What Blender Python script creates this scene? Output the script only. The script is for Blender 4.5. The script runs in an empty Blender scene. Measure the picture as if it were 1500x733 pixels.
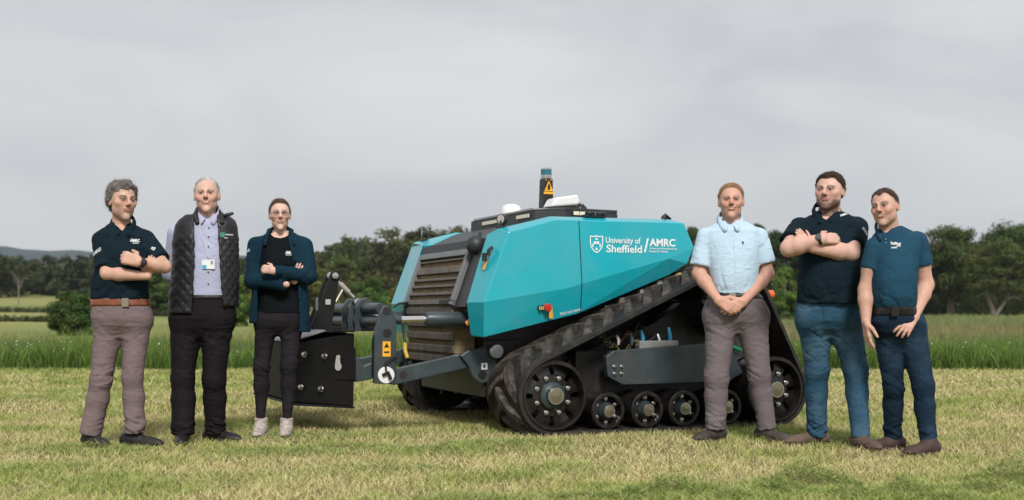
import bpy, math, random
import numpy as np
from mathutils import Vector, Matrix
from mathutils.bvhtree import BVHTree

SC = bpy.context.scene
COL = SC.collection
PI = math.pi

# ------------------------------------------------------------------ camera
FPX, HZ, CAMH = 1800.0, 455.0, 0.9          # focal length in photo pixels, horizon row, eye height
cam_d = bpy.data.cameras.new('camera')
cam = bpy.data.objects.new('camera', cam_d)
COL.objects.link(cam)
cam.location = (0, 0, CAMH)
cam.rotation_euler = (PI / 2, 0, 0)
cam_d.sensor_fit = 'HORIZONTAL'
cam_d.sensor_width = 36.0
cam_d.lens = 36.0 * FPX / 1500.0
cam_d.shift_y = (HZ - 366.5) / 1500.0
cam_d.clip_start = 0.1
cam_d.clip_end = 12000
cam_d.dof.use_dof = True
cam_d.dof.focus_distance = 8.7
cam_d.dof.aperture_fstop = 2.4
SC.camera = cam

# ------------------------------------------------------------------ sky, sun, exposure
SUN_AZ, SUN_EL = math.radians(9), math.radians(41)   # azimuth: from behind the camera towards the right
world = bpy.data.worlds.new('World')
SC.world = world
world.use_nodes = True
wn, wl = world.node_tree.nodes, world.node_tree.links
wn.clear()
w_out = wn.new('ShaderNodeOutputWorld')
w_bg = wn.new('ShaderNodeBackground')
w_sky = wn.new('ShaderNodeTexSky')
w_sky.sky_type = 'NISHITA'
w_sky.sun_disc = False
w_sky.sun_elevation = SUN_EL
w_sky.sun_rotation = PI - SUN_AZ
w_sky.dust_density = 3.0
w_tc = wn.new('ShaderNodeTexCoord')
w_map = wn.new('ShaderNodeMapping')
w_map.inputs['Scale'].default_value = (1.5, 1.5, 4.2)
w_map.inputs['Rotation'].default_value = (0, math.radians(11), 0)
w_no = wn.new('ShaderNodeTexNoise')
w_no.inputs['Scale'].default_value = 2.0
w_no.inputs['Detail'].default_value = 6
w_no.inputs['Roughness'].default_value = 0.5
w_no.inputs['Distortion'].default_value = 0.5
w_ramp = wn.new('ShaderNodeValToRGB')
w_ramp.color_ramp.elements[0].position = 0.30
w_ramp.color_ramp.elements[0].color = (4.25, 4.36, 4.58, 1)
w_ramp.color_ramp.elements[1].position = 0.68
w_ramp.color_ramp.elements[1].color = (5.9, 5.92, 5.92, 1)
w_mix = wn.new('ShaderNodeMixRGB')
w_mix.inputs['Fac'].default_value = 0.93          # closed cloud cover with a little of the clear sky through it
wl.new(w_tc.outputs['Generated'], w_map.inputs['Vector'])
wl.new(w_map.outputs['Vector'], w_no.inputs['Vector'])
wl.new(w_no.outputs['Fac'], w_ramp.inputs['Fac'])
wl.new(w_sky.outputs['Color'], w_mix.inputs['Color1'])
wl.new(w_ramp.outputs['Color'], w_mix.inputs['Color2'])
wl.new(w_mix.outputs['Color'], w_bg.inputs['Color'])
w_bg.inputs['Strength'].default_value = 0.063
wl.new(w_bg.outputs['Background'], w_out.inputs['Surface'])

sun_d = bpy.data.lights.new('sun', 'SUN')
sun_d.energy = 1.5
sun_d.angle = math.radians(12)
sun_d.color = (1.0, 0.965, 0.91)
sun = bpy.data.objects.new('sun', sun_d)
COL.objects.link(sun)
_sd = Vector((math.sin(SUN_AZ) * math.cos(SUN_EL), -math.cos(SUN_AZ) * math.cos(SUN_EL), math.sin(SUN_EL)))
sun.rotation_euler = _sd.to_track_quat('Z', 'Y').to_euler()
sun.location = (3, -10, 12)

SC.view_settings.view_transform = 'Standard'
SC.view_settings.look = 'None'
SC.view_settings.gamma = 1.0
SC.view_settings.exposure = 1.05
SC.view_settings.use_curve_mapping = False
SC.render.engine = 'CYCLES'
SC.cycles.use_denoising = True
SC.cycles.max_bounces = 6
SC.cycles.diffuse_bounces = 3
SC.cycles.glossy_bounces = 3
SC.cycles.transmission_bounces = 3
SC.cycles.transparent_max_bounces = 4
SC.cycles.volume_bounces = 0
SC.cycles.caustics_reflective = False
SC.cycles.caustics_refractive = False

# ------------------------------------------------------------------ helpers
def at(x, y, d):
    """a photo pixel at distance d as a point of the place"""
    return np.array(((x - 750.0) * d / FPX, d, CAMH - (y - HZ) * d / FPX))

def tag(o, label=None, cat=None, group=None, kind=None):
    if label: o['label'] = label
    if cat: o['category'] = cat
    if group: o['group'] = group
    if kind: o['kind'] = kind
    return o

def empty(name, loc=(0, 0, 0), rz=0.0):
    o = bpy.data.objects.new(name, None)
    COL.objects.link(o)
    o.location = loc
    o.rotation_euler = (0, 0, rz)
    o.empty_display_size = 0.1
    return o

def link(name, me, parent=None, loc=None, rot=None):
    o = bpy.data.objects.new(name, me)
    COL.objects.link(o)
    if parent is not None: o.parent = parent
    if loc is not None: o.location = loc
    if rot is not None: o.rotation_euler = rot
    return o

_mats = {}
def pmat(name, rgb, rough=0.6, metal=0.0, var=0.12, scale=6.0, bump=0.0, bscale=80.0, spec=0.5, coat=0.0,
         attr=False, dirt=None, dscale=3.0, damt=0.5, translucent=0.0, sheen=0.0, rvar=0.0, stretch=None, bdist=0.01, ridge=False):
    """procedural material: base colour broken up by noise, optional worn/dusty patches, bump and vertex tint"""
    if name in _mats: return _mats[name]
    m = bpy.data.materials.new(name)
    m.use_nodes = True
    n, l = m.node_tree.nodes, m.node_tree.links
    b = n['Principled BSDF']
    tc = n.new('ShaderNodeTexCoord')
    src = tc.outputs['Object']
    if stretch:
        mp = n.new('ShaderNodeMapping'); mp.inputs['Scale'].default_value = stretch
        l.new(src, mp.inputs['Vector']); src = mp.outputs['Vector']
    no = n.new('ShaderNodeTexNoise'); no.inputs['Scale'].default_value = scale; no.inputs['Detail'].default_value = 5
    l.new(src, no.inputs['Vector'])
    mr = n.new('ShaderNodeMapRange'); mr.inputs['From Min'].default_value = 0.3; mr.inputs['From Max'].default_value = 0.7
    mr.inputs['To Min'].default_value = 1 - var; mr.inputs['To Max'].default_value = 1 + var
    l.new(no.outputs['Fac'], mr.inputs['Value'])
    if attr:
        at_ = n.new('ShaderNodeVertexColor'); at_.layer_name = 'Col'; base = at_.outputs['Color']
    else:
        rg = n.new('ShaderNodeRGB'); rg.outputs[0].default_value = (*rgb, 1); base = rg.outputs[0]
    vm = n.new('ShaderNodeVectorMath'); vm.operation = 'SCALE'
    l.new(base, vm.inputs[0]); l.new(mr.outputs['Result'], vm.inputs['Scale'])
    col = vm.outputs['Vector']
    if dirt:
        n2 = n.new('ShaderNodeTexNoise'); n2.inputs['Scale'].default_value = dscale; n2.inputs['Detail'].default_value = 8
        n2.inputs['Roughness'].default_value = 0.65
        l.new(tc.outputs['Object'], n2.inputs['Vector'])
        m2 = n.new('ShaderNodeMapRange'); m2.inputs['From Min'].default_value = 0.45; m2.inputs['From Max'].default_value = 0.7
        m2.inputs['To Max'].default_value = damt
        l.new(n2.outputs['Fac'], m2.inputs['Value'])
        mx = n.new('ShaderNodeMixRGB'); mx.inputs['Color2'].default_value = (*dirt, 1)
        l.new(m2.outputs['Result'], mx.inputs['Fac']); l.new(col, mx.inputs['Color1']); col = mx.outputs['Color']
    l.new(col, b.inputs['Base Color'])
    b.inputs['Roughness'].default_value = rough
    if rvar:
        m3 = n.new('ShaderNodeMapRange'); m3.inputs['To Min'].default_value = rough - rvar; m3.inputs['To Max'].default_value = rough + rvar
        l.new(no.outputs['Fac'], m3.inputs['Value']); l.new(m3.outputs['Result'], b.inputs['Roughness'])
    b.inputs['Metallic'].default_value = metal
    b.inputs['Specular IOR Level'].default_value = spec
    b.inputs['Coat Weight'].default_value = coat
    b.inputs['Coat Roughness'].default_value = 0.08
    if sheen:
        b.inputs['Sheen Weight'].default_value = sheen
    if bump:
        nb = n.new('ShaderNodeTexNoise'); nb.inputs['Scale'].default_value = bscale; nb.inputs['Detail'].default_value = 4
        if ridge:
            nb.noise_type = 'RIDGED_MULTIFRACTAL'; nb.normalize = True; nb.inputs['Distortion'].default_value = .4; nb.inputs['Roughness'].default_value = .45; nb.inputs['Detail'].default_value = 3
        l.new(src, nb.inputs['Vector'])
        bp = n.new('ShaderNodeBump'); bp.inputs['Strength'].default_value = bump; bp.inputs['Distance'].default_value = bdist
        l.new(nb.outputs['Fac'], bp.inputs['Height']); l.new(bp.outputs['Normal'], b.inputs['Normal'])
    if translucent:
        tr = n.new('ShaderNodeBsdfTranslucent'); ms = n.new('ShaderNodeMixShader'); ms.inputs['Fac'].default_value = translucent
        l.new(col, tr.inputs['Color']); l.new(b.outputs['BSDF'], ms.inputs[1]); l.new(tr.outputs['BSDF'], ms.inputs[2])
        l.new(ms.outputs['Shader'], n['Material Output'].inputs['Surface'])
    _mats[name] = m
    return m

def np_mesh(name, V, quads=None, tris=None, col=None, smooth=False):
    """fast mesh from numpy arrays"""
    me = bpy.data.meshes.new(name)
    V = np.asarray(V, np.float32)
    nq = 0 if quads is None else len(quads)
    nt = 0 if tris is None else len(tris)
    me.vertices.add(len(V)); me.vertices.foreach_set('co', V.ravel())
    idx, start = [], []
    if nq: idx.append(np.asarray(quads, np.int32).ravel()); start.append(np.arange(nq) * 4)
    if nt: idx.append(np.asarray(tris, np.int32).ravel()); start.append(nq * 4 + np.arange(nt) * 3)
    idx = np.concatenate(idx); start = np.concatenate(start).astype(np.int32)
    me.loops.add(len(idx)); me.loops.foreach_set('vertex_index', idx)
    me.polygons.add(nq + nt); me.polygons.foreach_set('loop_start', start)
    if smooth: me.polygons.foreach_set('use_smooth', np.ones(nq + nt, bool))
    if col is not None:
        ca = me.color_attributes.new('Col', 'FLOAT_COLOR', 'POINT')
        c4 = np.ones((len(V), 4), np.float32); c4[:, :3] = col
        ca.data.foreach_set('color', c4.ravel())
    me.update(calc_edges=True)
    return me

# vectorised value noise
def _hash(i, j, k, seed):
    h = (i * 374761393 + j * 668265263 + k * 1274126177 + seed * 974634777) & 0xffffffff
    h = ((h ^ (h >> 13)) * 1274126177) & 0xffffffff
    return ((h ^ (h >> 16)) & 0xffffff) / float(0xffffff)
def vnoise(P, seed=0):
    P = np.asarray(P, np.float64)
    I = np.floor(P).astype(np.int64); F = P - I; F = F * F * (3 - 2 * F)
    r = 0
    for a in (0, 1):
        wx = F[..., 0] if a else 1 - F[..., 0]
        for b in (0, 1):
            wy = F[..., 1] if b else 1 - F[..., 1]
            for c in (0, 1):
                wz = F[..., 2] if c else 1 - F[..., 2]
                r = r + wx * wy * wz * _hash(I[..., 0] + a, I[..., 1] + b, I[..., 2] + c, seed)
    return r * 2 - 1
def fbm(P, seed=0, oct=3):
    P = np.asarray(P, np.float64); s, a, r = 1.0, 1.0, 0
    for o in range(oct):
        r = r + a * vnoise(P * s, seed + o); s *= 2.03; a *= 0.5
    return r / 1.75
def sstep(a, b, x):
    t = np.clip((x - a) / (b - a), 0, 1); return t * t * (3 - 2 * t)

class MB:
    """collects primitive shapes; build() links them as ONE mesh object"""
    def __init__(s): s.v, s.f = [], []
    def add(s, vs, fs):
        o = len(s.v); s.v += [tuple(map(float, p)) for p in vs]; s.f += [tuple(i + o for i in f) for f in fs]; return s
    def box(s, lo, hi):
        (x0, y0, z0), (x1, y1, z1) = lo, hi
        return s.add([(x0, y0, z0), (x1, y0, z0), (x1, y1, z0), (x0, y1, z0), (x0, y0, z1), (x1, y0, z1), (x1, y1, z1), (x0, y1, z1)],
                     [(0, 3, 2, 1), (4, 5, 6, 7), (0, 1, 5, 4), (1, 2, 6, 5), (2, 3, 7, 6), (3, 0, 4, 7)])
    def prism(s, poly, y0, y1):
        """polygon of (x, z) given counter-clockwise seen from -y, extruded from y0 to y1"""
        n = len(poly)
        vs = [(x, y0, z) for x, z in poly] + [(x, y1, z) for x, z in poly]
        fs = [tuple(range(n)), tuple(range(2 * n - 1, n - 1, -1))]
        fs += [(i, i + n, (i + 1) % n + n, (i + 1) % n) for i in range(n)]
        return s.add(vs, fs)
    def loft(s, rings, caps=True):
        n = len(rings[0]); vs = [p for r in rings for p in r]; fs = []
        for k in range(len(rings) - 1):
            for i in range(n):
                j = (i + 1) % n
                fs.append((k * n + i, k * n + j, (k + 1) * n + j, (k + 1) * n + i))
        if caps:
            fs.append(tuple(range(n - 1, -1, -1))); fs.append(tuple(range((len(rings) - 1) * n, len(rings) * n)))
        return s.add(vs, fs)
    def cyl(s, a, b, r0, r1=None, n=16, caps=True):
        a, b = Vector(a), Vector(b); r1 = r0 if r1 is None else r1
        z = (b - a).normalized(); x = z.orthogonal().normalized(); y = z.cross(x)
        ring = lambda c, r: [c + (x * math.cos(2 * PI * i / n) + y * math.sin(2 * PI * i / n)) * r for i in range(n)]
        return s.loft([ring(a, r0), ring(b, r1)], caps)
    def lathe(s, a, axis, prof, n=24, caps=True):
        """prof: list of (distance along axis, radius)"""
        a = Vector(a); z = Vector(axis).normalized(); x = z.orthogonal().normalized(); y = z.cross(x)
        return s.loft([[a + z * t + (x * math.cos(2 * PI * i / n) + y * math.sin(2 * PI * i / n)) * max(r, 1e-4) for i in range(n)] for t, r in prof], caps)
    def tube(s, path, r, n=8):
        path = [Vector(p) for p in path]; rings = []
        rr = r if isinstance(r, (list, tuple)) else [r] * len(path)
        x = None
        for k, p in enumerate(path):
            t = (path[min(k + 1, len(path) - 1)] - path[max(k - 1, 0)]).normalized()
            if x is None: x = t.orthogonal().normalized()
            x = (x - t * x.dot(t)).normalized(); y = t.cross(x)
            rings.append([p + (x * math.cos(2 * PI * i / n) + y * math.sin(2 * PI * i / n)) * rr[k] for i in range(n)])
        return s.loft(rings)
    def ball(s, c, r, n=14, m=8, half=False):
        c = Vector(c); rx, ry, rz = r if isinstance(r, (list, tuple)) else (r, r, r)
        rings = []
        for k in range(m + 1):
            t = (k / m) * (PI / 2 if half else PI)
            rings.append([c + Vector((rx * max(math.sin(t), 1e-3) * math.cos(2 * PI * i / n), ry * max(math.sin(t), 1e-3) * math.sin(2 * PI * i / n), rz * math.cos(t))) for i in range(n)])
        return s.loft(rings[::-1])
    def mesh(s, name, mat, smooth=None):
        me = bpy.data.meshes.new(name)
        me.from_pydata(s.v, [], s.f)
        me.materials.append(mat)
        if smooth:
            me.polygons.foreach_set('use_smooth', np.ones(len(s.f), bool))
            me.set_sharp_from_angle(angle=math.radians(smooth))
        me.update()
        return me
    def build(s, name, mat, parent=None, smooth=38, bevel=0.0, label=None, loc=None):
        o = link(name, s.mesh(name, mat, smooth), parent, loc)
        if bevel:
            bv = o.modifiers.new('bevel', 'BEVEL'); bv.width = bevel; bv.segments = 2; bv.limit_method = 'ANGLE'; bv.angle_limit = math.radians(30)
        if label: o['label'] = label
        return o

def text_mesh(body, bold=0.0, shear=0.0, space=1.0):
    cu = bpy.data.curves.new('lettering', 'FONT'); cu.body = body; cu.size = 1.0; cu.offset = bold; cu.shear = shear
    cu.space_character = space; cu.resolution_u = 3
    o = bpy.data.objects.new('lettering', cu); COL.objects.link(o)
    dg = bpy.context.evaluated_depsgraph_get()
    me = bpy.data.meshes.new_from_object(o.evaluated_get(dg))
    bpy.data.objects.remove(o); bpy.data.curves.remove(cu)
    V = np.empty(len(me.vertices) * 3, np.float32); me.vertices.foreach_get('co', V); V = V.reshape(-1, 3)
    F = [tuple(p.vertices) for p in me.polygons]
    bpy.data.meshes.remove(me)
    lo, hi = V.min(0), V.max(0)
    V2 = (V[:, :2] - lo[:2]) / (hi[:2] - lo[:2])
    return V2, F
# ------------------------------------------------------------------ the ground
RNG = np.random.default_rng(7)
def tz(x, y):
    """height of the land: level near the camera and to the right, rising far back on the left"""
    x = np.asarray(x, float); y = np.asarray(y, float)
    a = x / np.maximum(y, 5.0)
    w = 1 - sstep(-0.06, 0.22, a)
    q = np.clip(y - 20, 0, 330)
    q2 = np.maximum(y - 350, 0)
    return (0.10 + 0.90 * w) * (8e-5 * q * q + 0.030 * np.minimum(q2, 900))

ys = np.concatenate([np.linspace(-25, 3, 8), np.linspace(4, 40, 46), np.geomspace(42, 6000, 60)])
ts = np.linspace(-1, 1, 81)
GX = ts[None, :] * (30 + 1.1 * np.abs(ys))[:, None]
GY = np.repeat(ys[:, None], 81, 1)
GZ = tz(GX, GY)
near_n = fbm(np.stack([GX * 0.5, GY * 0.5, GX * 0], -1), 3) * 0.02
GZ = GZ + np.where((GY < 40), near_n * sstep(2, 8, np.abs(GX) + GY * 0) * 0, 0)
Vg = np.stack([GX, GY, GZ], -1).reshape(-1, 3)
ii = np.arange(len(ys) - 1)[:, None] * 81 + np.arange(80)[None, :]
ii = ii.ravel()
gm = np_mesh('ground', Vg, quads=np.stack([ii, ii + 1, ii + 82, ii + 81], 1), smooth=True)
def ground_material():
    m = bpy.data.materials.new('cut meadow and pasture'); m.use_nodes = True
    n, l = m.node_tree.nodes, m.node_tree.links; b = n['Principled BSDF']
    tc = n.new('ShaderNodeTexCoord')
    def noise(scale, det=5):
        t = n.new('ShaderNodeTexNoise'); t.inputs['Scale'].default_value = scale; t.inputs['Detail'].default_value = det
        l.new(tc.outputs['Object'], t.inputs['Vector']); return t.outputs['Fac']
    def ramp(f, *st):
        r = n.new('ShaderNodeValToRGB'); l.new(f, r.inputs['Fac']); e = r.color_ramp.elements
        while len(e) < len(st): e.new(0.5)
        for q, (p, c) in zip(e, st): q.position = p; q.color = (*c, 1)
        return r.outputs['Color']
    cut = ramp(noise(1.3), (0.30, (0.10, 0.12, 0.035)), (0.5, (0.24, 0.20, 0.085)), (0.7, (0.33, 0.27, 0.13)))
    fine = ramp(noise(45), (0.3, (0.45, 0.45, 0.45)), (0.7, (1.1, 1.1, 1.1)))
    mul = n.new('ShaderNodeMixRGB'); mul.blend_type = 'MULTIPLY'; mul.inputs['Fac'].default_value = 1
    l.new(cut, mul.inputs['Color1']); l.new(fine, mul.inputs['Color2'])
    past = ramp(noise(0.035), (0.35, (0.16, 0.20, 0.06)), (0.5, (0.24, 0.26, 0.09)), (0.66, (0.31, 0.29, 0.11)))
    sx = n.new('ShaderNodeSeparateXYZ'); l.new(tc.outputs['Object'], sx.inputs[0])
    mr = n.new('ShaderNodeMapRange'); mr.inputs['From Min'].default_value = 19; mr.inputs['From Max'].default_value = 24
    l.new(sx.outputs['Y'], mr.inputs['Value'])
    mx = n.new('ShaderNodeMixRGB'); l.new(mr.outputs['Result'], mx.inputs['Fac']); l.new(mul.outputs['Color'], mx.inputs['Color1']); l.new(past, mx.inputs['Color2'])
    l.new(mx.outputs['Color'], b.inputs['Base Color']); b.inputs['Roughness'].default_value = 0.95; b.inputs['Specular IOR Level'].default_value = 0.1
    bp = n.new('ShaderNodeBump'); bp.inputs['Strength'].default_value = 0.8; bp.inputs['Distance'].default_value = 0.03
    l.new(noise(30, 6), bp.inputs['Height']); l.new(bp.outputs['Normal'], b.inputs['Normal'])
    return m
gm.materials.append(ground_material())
tag(link('ground', gm), kind='structure')

# far ridge on the left horizon
def ridge(name, y0, depth, prof, seed, mat):
    xs = np.linspace(prof[0][0], prof[-1][0], 120); vs = np.linspace(-1, 1, 14)
    H = np.interp(xs, [p[0] for p in prof], [p[1] for p in prof])
    H = H * .92 * (1 + 0.05 * fbm(np.stack([xs * 0.012, xs * 0, xs * 0], -1), seed))
    V = []
    for v in vs:
        h = H * math.cos(v * PI / 2) ** 1.2
        V.append(np.stack([xs, np.full_like(xs, y0 + v * depth), h + (0.08 * h * fbm(np.stack([xs * 0.02, xs * 0 + v * 3, xs * 0], -1), seed + 5) if abs(v) < 0.95 else 0) - 2], -1))
    V = np.concatenate(V); i = (np.arange(13)[:, None] * 120 + np.arange(119)[None, :]).ravel()
    me = np_mesh(name, V, quads=np.stack([i, i + 1, i + 121, i + 120], 1), smooth=True); me.materials.append(mat)
    return tag(link(name, me), kind='structure')
hill_mat = pmat('hazed wooded moor', (0.042, 0.060, 0.062), rough=0.95, var=0.35, scale=0.012, dirt=(0.065, 0.085, 0.078), dscale=0.006, damt=0.7, spec=0.1)  # blue-grey base: part of the distance haze is put into the hill colour
ridge('far_hill', 1900, 520, [(-1500, 80), (-900, 104), (-790, 106), (-690, 101), (-560, 95), (-430, 98), (-330, 92), (-240, 86), (-120, 70), (100, 40), (400, 5)], 3, hill_mat)
ridge('far_hill.001', 3200, 700, [(-2300, 120), (-1500, 140), (-900, 150), (-500, 150), (-200, 110), (600, 60), (1800, 30)], 9, hill_mat)

# ------------------------------------------------------------------ grass
def blades(root, h, w, lean, col, tipcol=None, three=False, seed=0):
    """root (N,3), height, width, lean (N,2) offset of the tip; returns arrays for np_mesh"""
    r = np.random.default_rng(seed); N = len(root)
    ang = r.uniform(0, PI, N); dx = np.stack([np.cos(ang), np.sin(ang) * 0.6, np.zeros(N)], 1) * (w * 0.5)[:, None]
    tip = root + np.stack([lean[:, 0], lean[:, 1], h], 1)
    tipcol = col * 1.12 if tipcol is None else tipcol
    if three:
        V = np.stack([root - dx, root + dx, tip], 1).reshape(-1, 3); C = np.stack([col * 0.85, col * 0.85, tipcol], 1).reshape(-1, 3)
        b = np.arange(N)[:, None] * 3
        return V, None, b + np.array([[0, 1, 2]]), C
    mid = root + np.stack([lean[:, 0] * 0.32, lean[:, 1] * 0.32, h * 0.6], 1)
    V = np.stack([root - dx, root + dx, mid + dx * 0.75, mid - dx * 0.75, tip], 1).reshape(-1, 3)
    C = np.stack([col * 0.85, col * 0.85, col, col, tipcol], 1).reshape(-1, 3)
    b = np.arange(N)[:, None] * 5
    return V, b + np.array([[0, 1, 2, 3]]), b + np.array([[3, 2, 4]]), C

def merge(parts):
    V, Q, T, C, o = [], [], [], [], 0
    for v, q, t, c in parts:
        V.append(v); C.append(c)
        if q is not None: Q.append(q + o)
        if t is not None: T.append(t + o)
        o += len(v)
    return np.concatenate(V), (np.concatenate(Q) if Q else None), (np.concatenate(T) if T else None), np.concatenate(C)

def scatter(y0, y1, dens, mx=0.46, pad=1.6):
    area = (y1 - y0) * 2 * (mx * (y0 + y1) / 2 + pad)
    n = int(area * dens)
    y = np.sqrt(RNG.uniform(y0 ** 2, y1 ** 2, n)); x = RNG.uniform(-1, 1, n) * (mx * y + pad)
    return x, y

STRAW, GREEN, DEEP, BROWN = (np.array(c) for c in ((0.66, 0.60, 0.30), (0.41, 0.46, 0.14), (0.15, 0.23, 0.05), (0.46, 0.34, 0.18)))
def mown(y0, y1, dens, hs, ws, seed, three=False):
    x, y = scatter(y0, y1, dens); N = len(x)
    P = np.stack([x, y, x * 0], 1)
    g = .8 * fbm(P * (0.9, 0.9, 1), 11) + 0.6 * vnoise(P * (2.9, 2.6, 1), 12) + 0.45 * vnoise(P * 8, 13) + RNG.normal(0, 0.24, N)
    g = g - 0.05 + 0.45 * sstep(11, 16, y) * (x < -1)
    k = sstep(-0.35, 0.55, g)[:, None]; d = sstep(0.62, 1.25, g)[:, None]
    col = STRAW * (1 - k) + GREEN * k; col = col * (1 - d) + DEEP * d
    br = (RNG.random(N) < 0.16 * (1 - k[:, 0]))[:, None]
    col = np.where(br, BROWN, col) * RNG.uniform(0.75, 1.2, (N, 1))
    h = hs * RNG.uniform(0.55, 1.3, N) * (0.8 + 0.55 * np.clip(g, 0, 1))
    lean = RNG.normal(0, 0.85, (N, 2)) * h[:, None]
    z = tz(x, y)
    return blades(np.stack([x, y, z - 0.004], 1), h, ws * RNG.uniform(0.7, 1.4, N), lean, col, None, three, seed=seed)
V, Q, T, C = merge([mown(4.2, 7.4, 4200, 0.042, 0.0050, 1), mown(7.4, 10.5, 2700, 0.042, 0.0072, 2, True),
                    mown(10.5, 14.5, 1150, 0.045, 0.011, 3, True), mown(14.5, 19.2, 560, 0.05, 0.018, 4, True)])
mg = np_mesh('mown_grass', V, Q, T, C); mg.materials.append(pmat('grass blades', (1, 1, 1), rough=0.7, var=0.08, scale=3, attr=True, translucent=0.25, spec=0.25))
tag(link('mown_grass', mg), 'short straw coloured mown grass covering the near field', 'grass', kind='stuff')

# loose heaps of fresh green clippings along the front edge of the picture and a few beside the shoes
heaps = [(1180, 712, .26, .15), (1150, 724, .2, .08), (992, 724, .24, .11), (940, 731, .2, .06), (1335, 728, .22, .10), (1290, 735, .2, .05), (1488, 708, .28, .14), (1430, 722, .22, .07), (1240, 728, .2, .05), (1085, 733, .24, .06),
         (860, 736, .3, .05), (700, 738, .3, .05), (1390, 738, .25, .06), (505, 658, .35, .035), (395, 666, .4, .045), (740, 654, .40, .05), (640, 662, .35, .03), (120, 660, .4, .05), (1230, 648, .25, .03), (1150, 640, .3, .03),
         (60, 690, .45, .03), (300, 705, .5, .025), (560, 690, .4, .03), (1570, 715, .3, .1), (60, 585, .7, .04), (150, 575, .6, .04), (820, 690, .35, .02), (430, 640, .4, .03), (60, 715, .4, .03)]
parts = []
for q, (px, py, r, hh) in enumerate(heaps):
    D = CAMH * FPX / (py - HZ); cx = (px - 750) * D / FPX; N = int(9000 * r * (0.5 + hh * 5))
    a = RNG.uniform(0, 2 * PI, N); rr = np.sqrt(RNG.random(N)) * r
    x = cx + np.cos(a) * rr * 1.25; y = D + np.sin(a) * rr * 0.75
    z = hh * np.exp(-(rr / r) ** 2 * 2.3) * (0.8 + 0.5 * vnoise(np.stack([x * 9, y * 9, x * 0], 1), q)) * RNG.uniform(0.3, 1, N) ** 0.5
    le = RNG.uniform(0, 2 * PI, N); L = RNG.uniform(.03, .09, N)
    col = DEEP * 1.2 + (GREEN * 0.95 - DEEP) * sstep(0.30, 1, RNG.random(N))[:, None]; col = col * RNG.uniform(0.65, 1.35, (N, 1))
    col = np.where((RNG.random(N) < 0.16)[:, None], STRAW * 0.85, col)
    parts.append(blades(np.stack([x, y, z], 1), RNG.uniform(-0.01, 0.035, N), RNG.uniform(.004, .008, N), np.stack([np.cos(le) * L, np.sin(le) * L], 1), col, None, True, seed=q))
V, Q, T, C = merge(parts)
me = np_mesh('grass_clippings', V, Q, T, C); me.materials.append(_mats['grass blades'])
tag(link('grass_clippings', me), 'dark green heaps of fresh grass clippings lying on the mown field', 'grass clippings', kind='stuff')

# uncut meadow behind: a rough canopy sheet with real blades standing on it
def far_edge(x, y): return 27 + 100 * sstep(-0.13, 0.03, x / y)
my = np.concatenate([np.linspace(18.6, 30, 24), np.geomspace(31, 128, 34)]); mt = np.linspace(-1, 1, 140)
MX = mt[None, :] * (0.5 * my + 5)[:, None]; MY = np.repeat(my[:, None], 140, 1) + 0.25 * fbm(np.stack([MX * 0.8, MX * 0, MX * 0], -1), 21)
lim = far_edge(MX, MY)
MZ = tz(MX, MY) + (0.30 + 0.06 * fbm(np.stack([MX * 0.9, MY * 0.9, MX * 0], -1), 22) + 0.05 * vnoise(np.stack([MX * 4, MY * 4, MX * 0], -1), 23)) * sstep(18.7, 21.5, MY) * (1 - sstep(lim - 3, lim, MY)) - 0.02
V = np.stack([MX, MY, MZ], -1).reshape(-1, 3)
i = (np.arange(len(my) - 1)[:, None] * 140 + np.arange(139)[None, :]).ravel()
Q0 = np.stack([i, i + 1, i + 141, i + 140], 1)
gcol = np.array((0.100, 0.165, 0.030)); bcol = np.array((0.195, 0.190, 0.07)); lcol = np.array((0.19, 0.265, 0.06))
def meadow_col(x, y, n):
    band = sstep(23, 28, y) * (1 - sstep(42, 60, y))
    k = np.clip(band * (0.75 + 0.5 * n), 0, 1)[..., None]; f = sstep(45, 75, y)[..., None]
    return (gcol * (1 - k) + bcol * k) * (1 - f) + lcol * f
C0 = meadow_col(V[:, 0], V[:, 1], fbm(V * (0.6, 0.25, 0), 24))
pt = [(V, Q0, None, C0 * 0.55)]  # canopy sheet darkened: shade among the blades is put into its colour
for (y0, y1, dens, h0, w0, three) in ((18.45, 20.2, 1000, .34, .016, False), (20.2, 24, 380, .40, .02, True), (24, 36, 90, .42, .026, True), (36, 60, 22, .42, .04, True), (60, 126, 5, .42, .08, True)):
    x, y = scatter(y0, y1, dens, 0.5, 2.5)
    y = y + np.where(y < 20.2, 0.25 * fbm(np.stack([x * 0.8, x * 0, x * 0], -1), 21), 0)
    ok = y < far_edge(x, y) - 1; x, y = x[ok], y[ok]; N = len(x)
    n = fbm(np.stack([x * 0.9, y * 0.5, x * 0], 1), 25)
    c = meadow_col(x, y, n) * RNG.uniform(0.65, 1.4, (N, 1)) * np.where(RNG.random(N) < 0.3, 1.25, 1.0)[:, None]
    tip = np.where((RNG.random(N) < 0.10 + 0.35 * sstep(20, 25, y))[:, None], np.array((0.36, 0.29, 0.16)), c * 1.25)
    h = h0 * RNG.uniform(0.45, 1.35, N) * (1 + 0.45 * n)
    pt.append(blades(np.stack([x, y, tz(x, y) - .01], 1), h, w0 * RNG.uniform(.6, 1.4, N), RNG.normal(0, 0.42, (N, 2)) * h[:, None], c, tip, three, seed=int(y0)))
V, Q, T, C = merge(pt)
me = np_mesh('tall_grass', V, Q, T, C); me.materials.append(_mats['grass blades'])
tag(link('tall_grass', me), 'tall green uncut meadow grass behind the mown strip', 'grass', kind='stuff')
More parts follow.
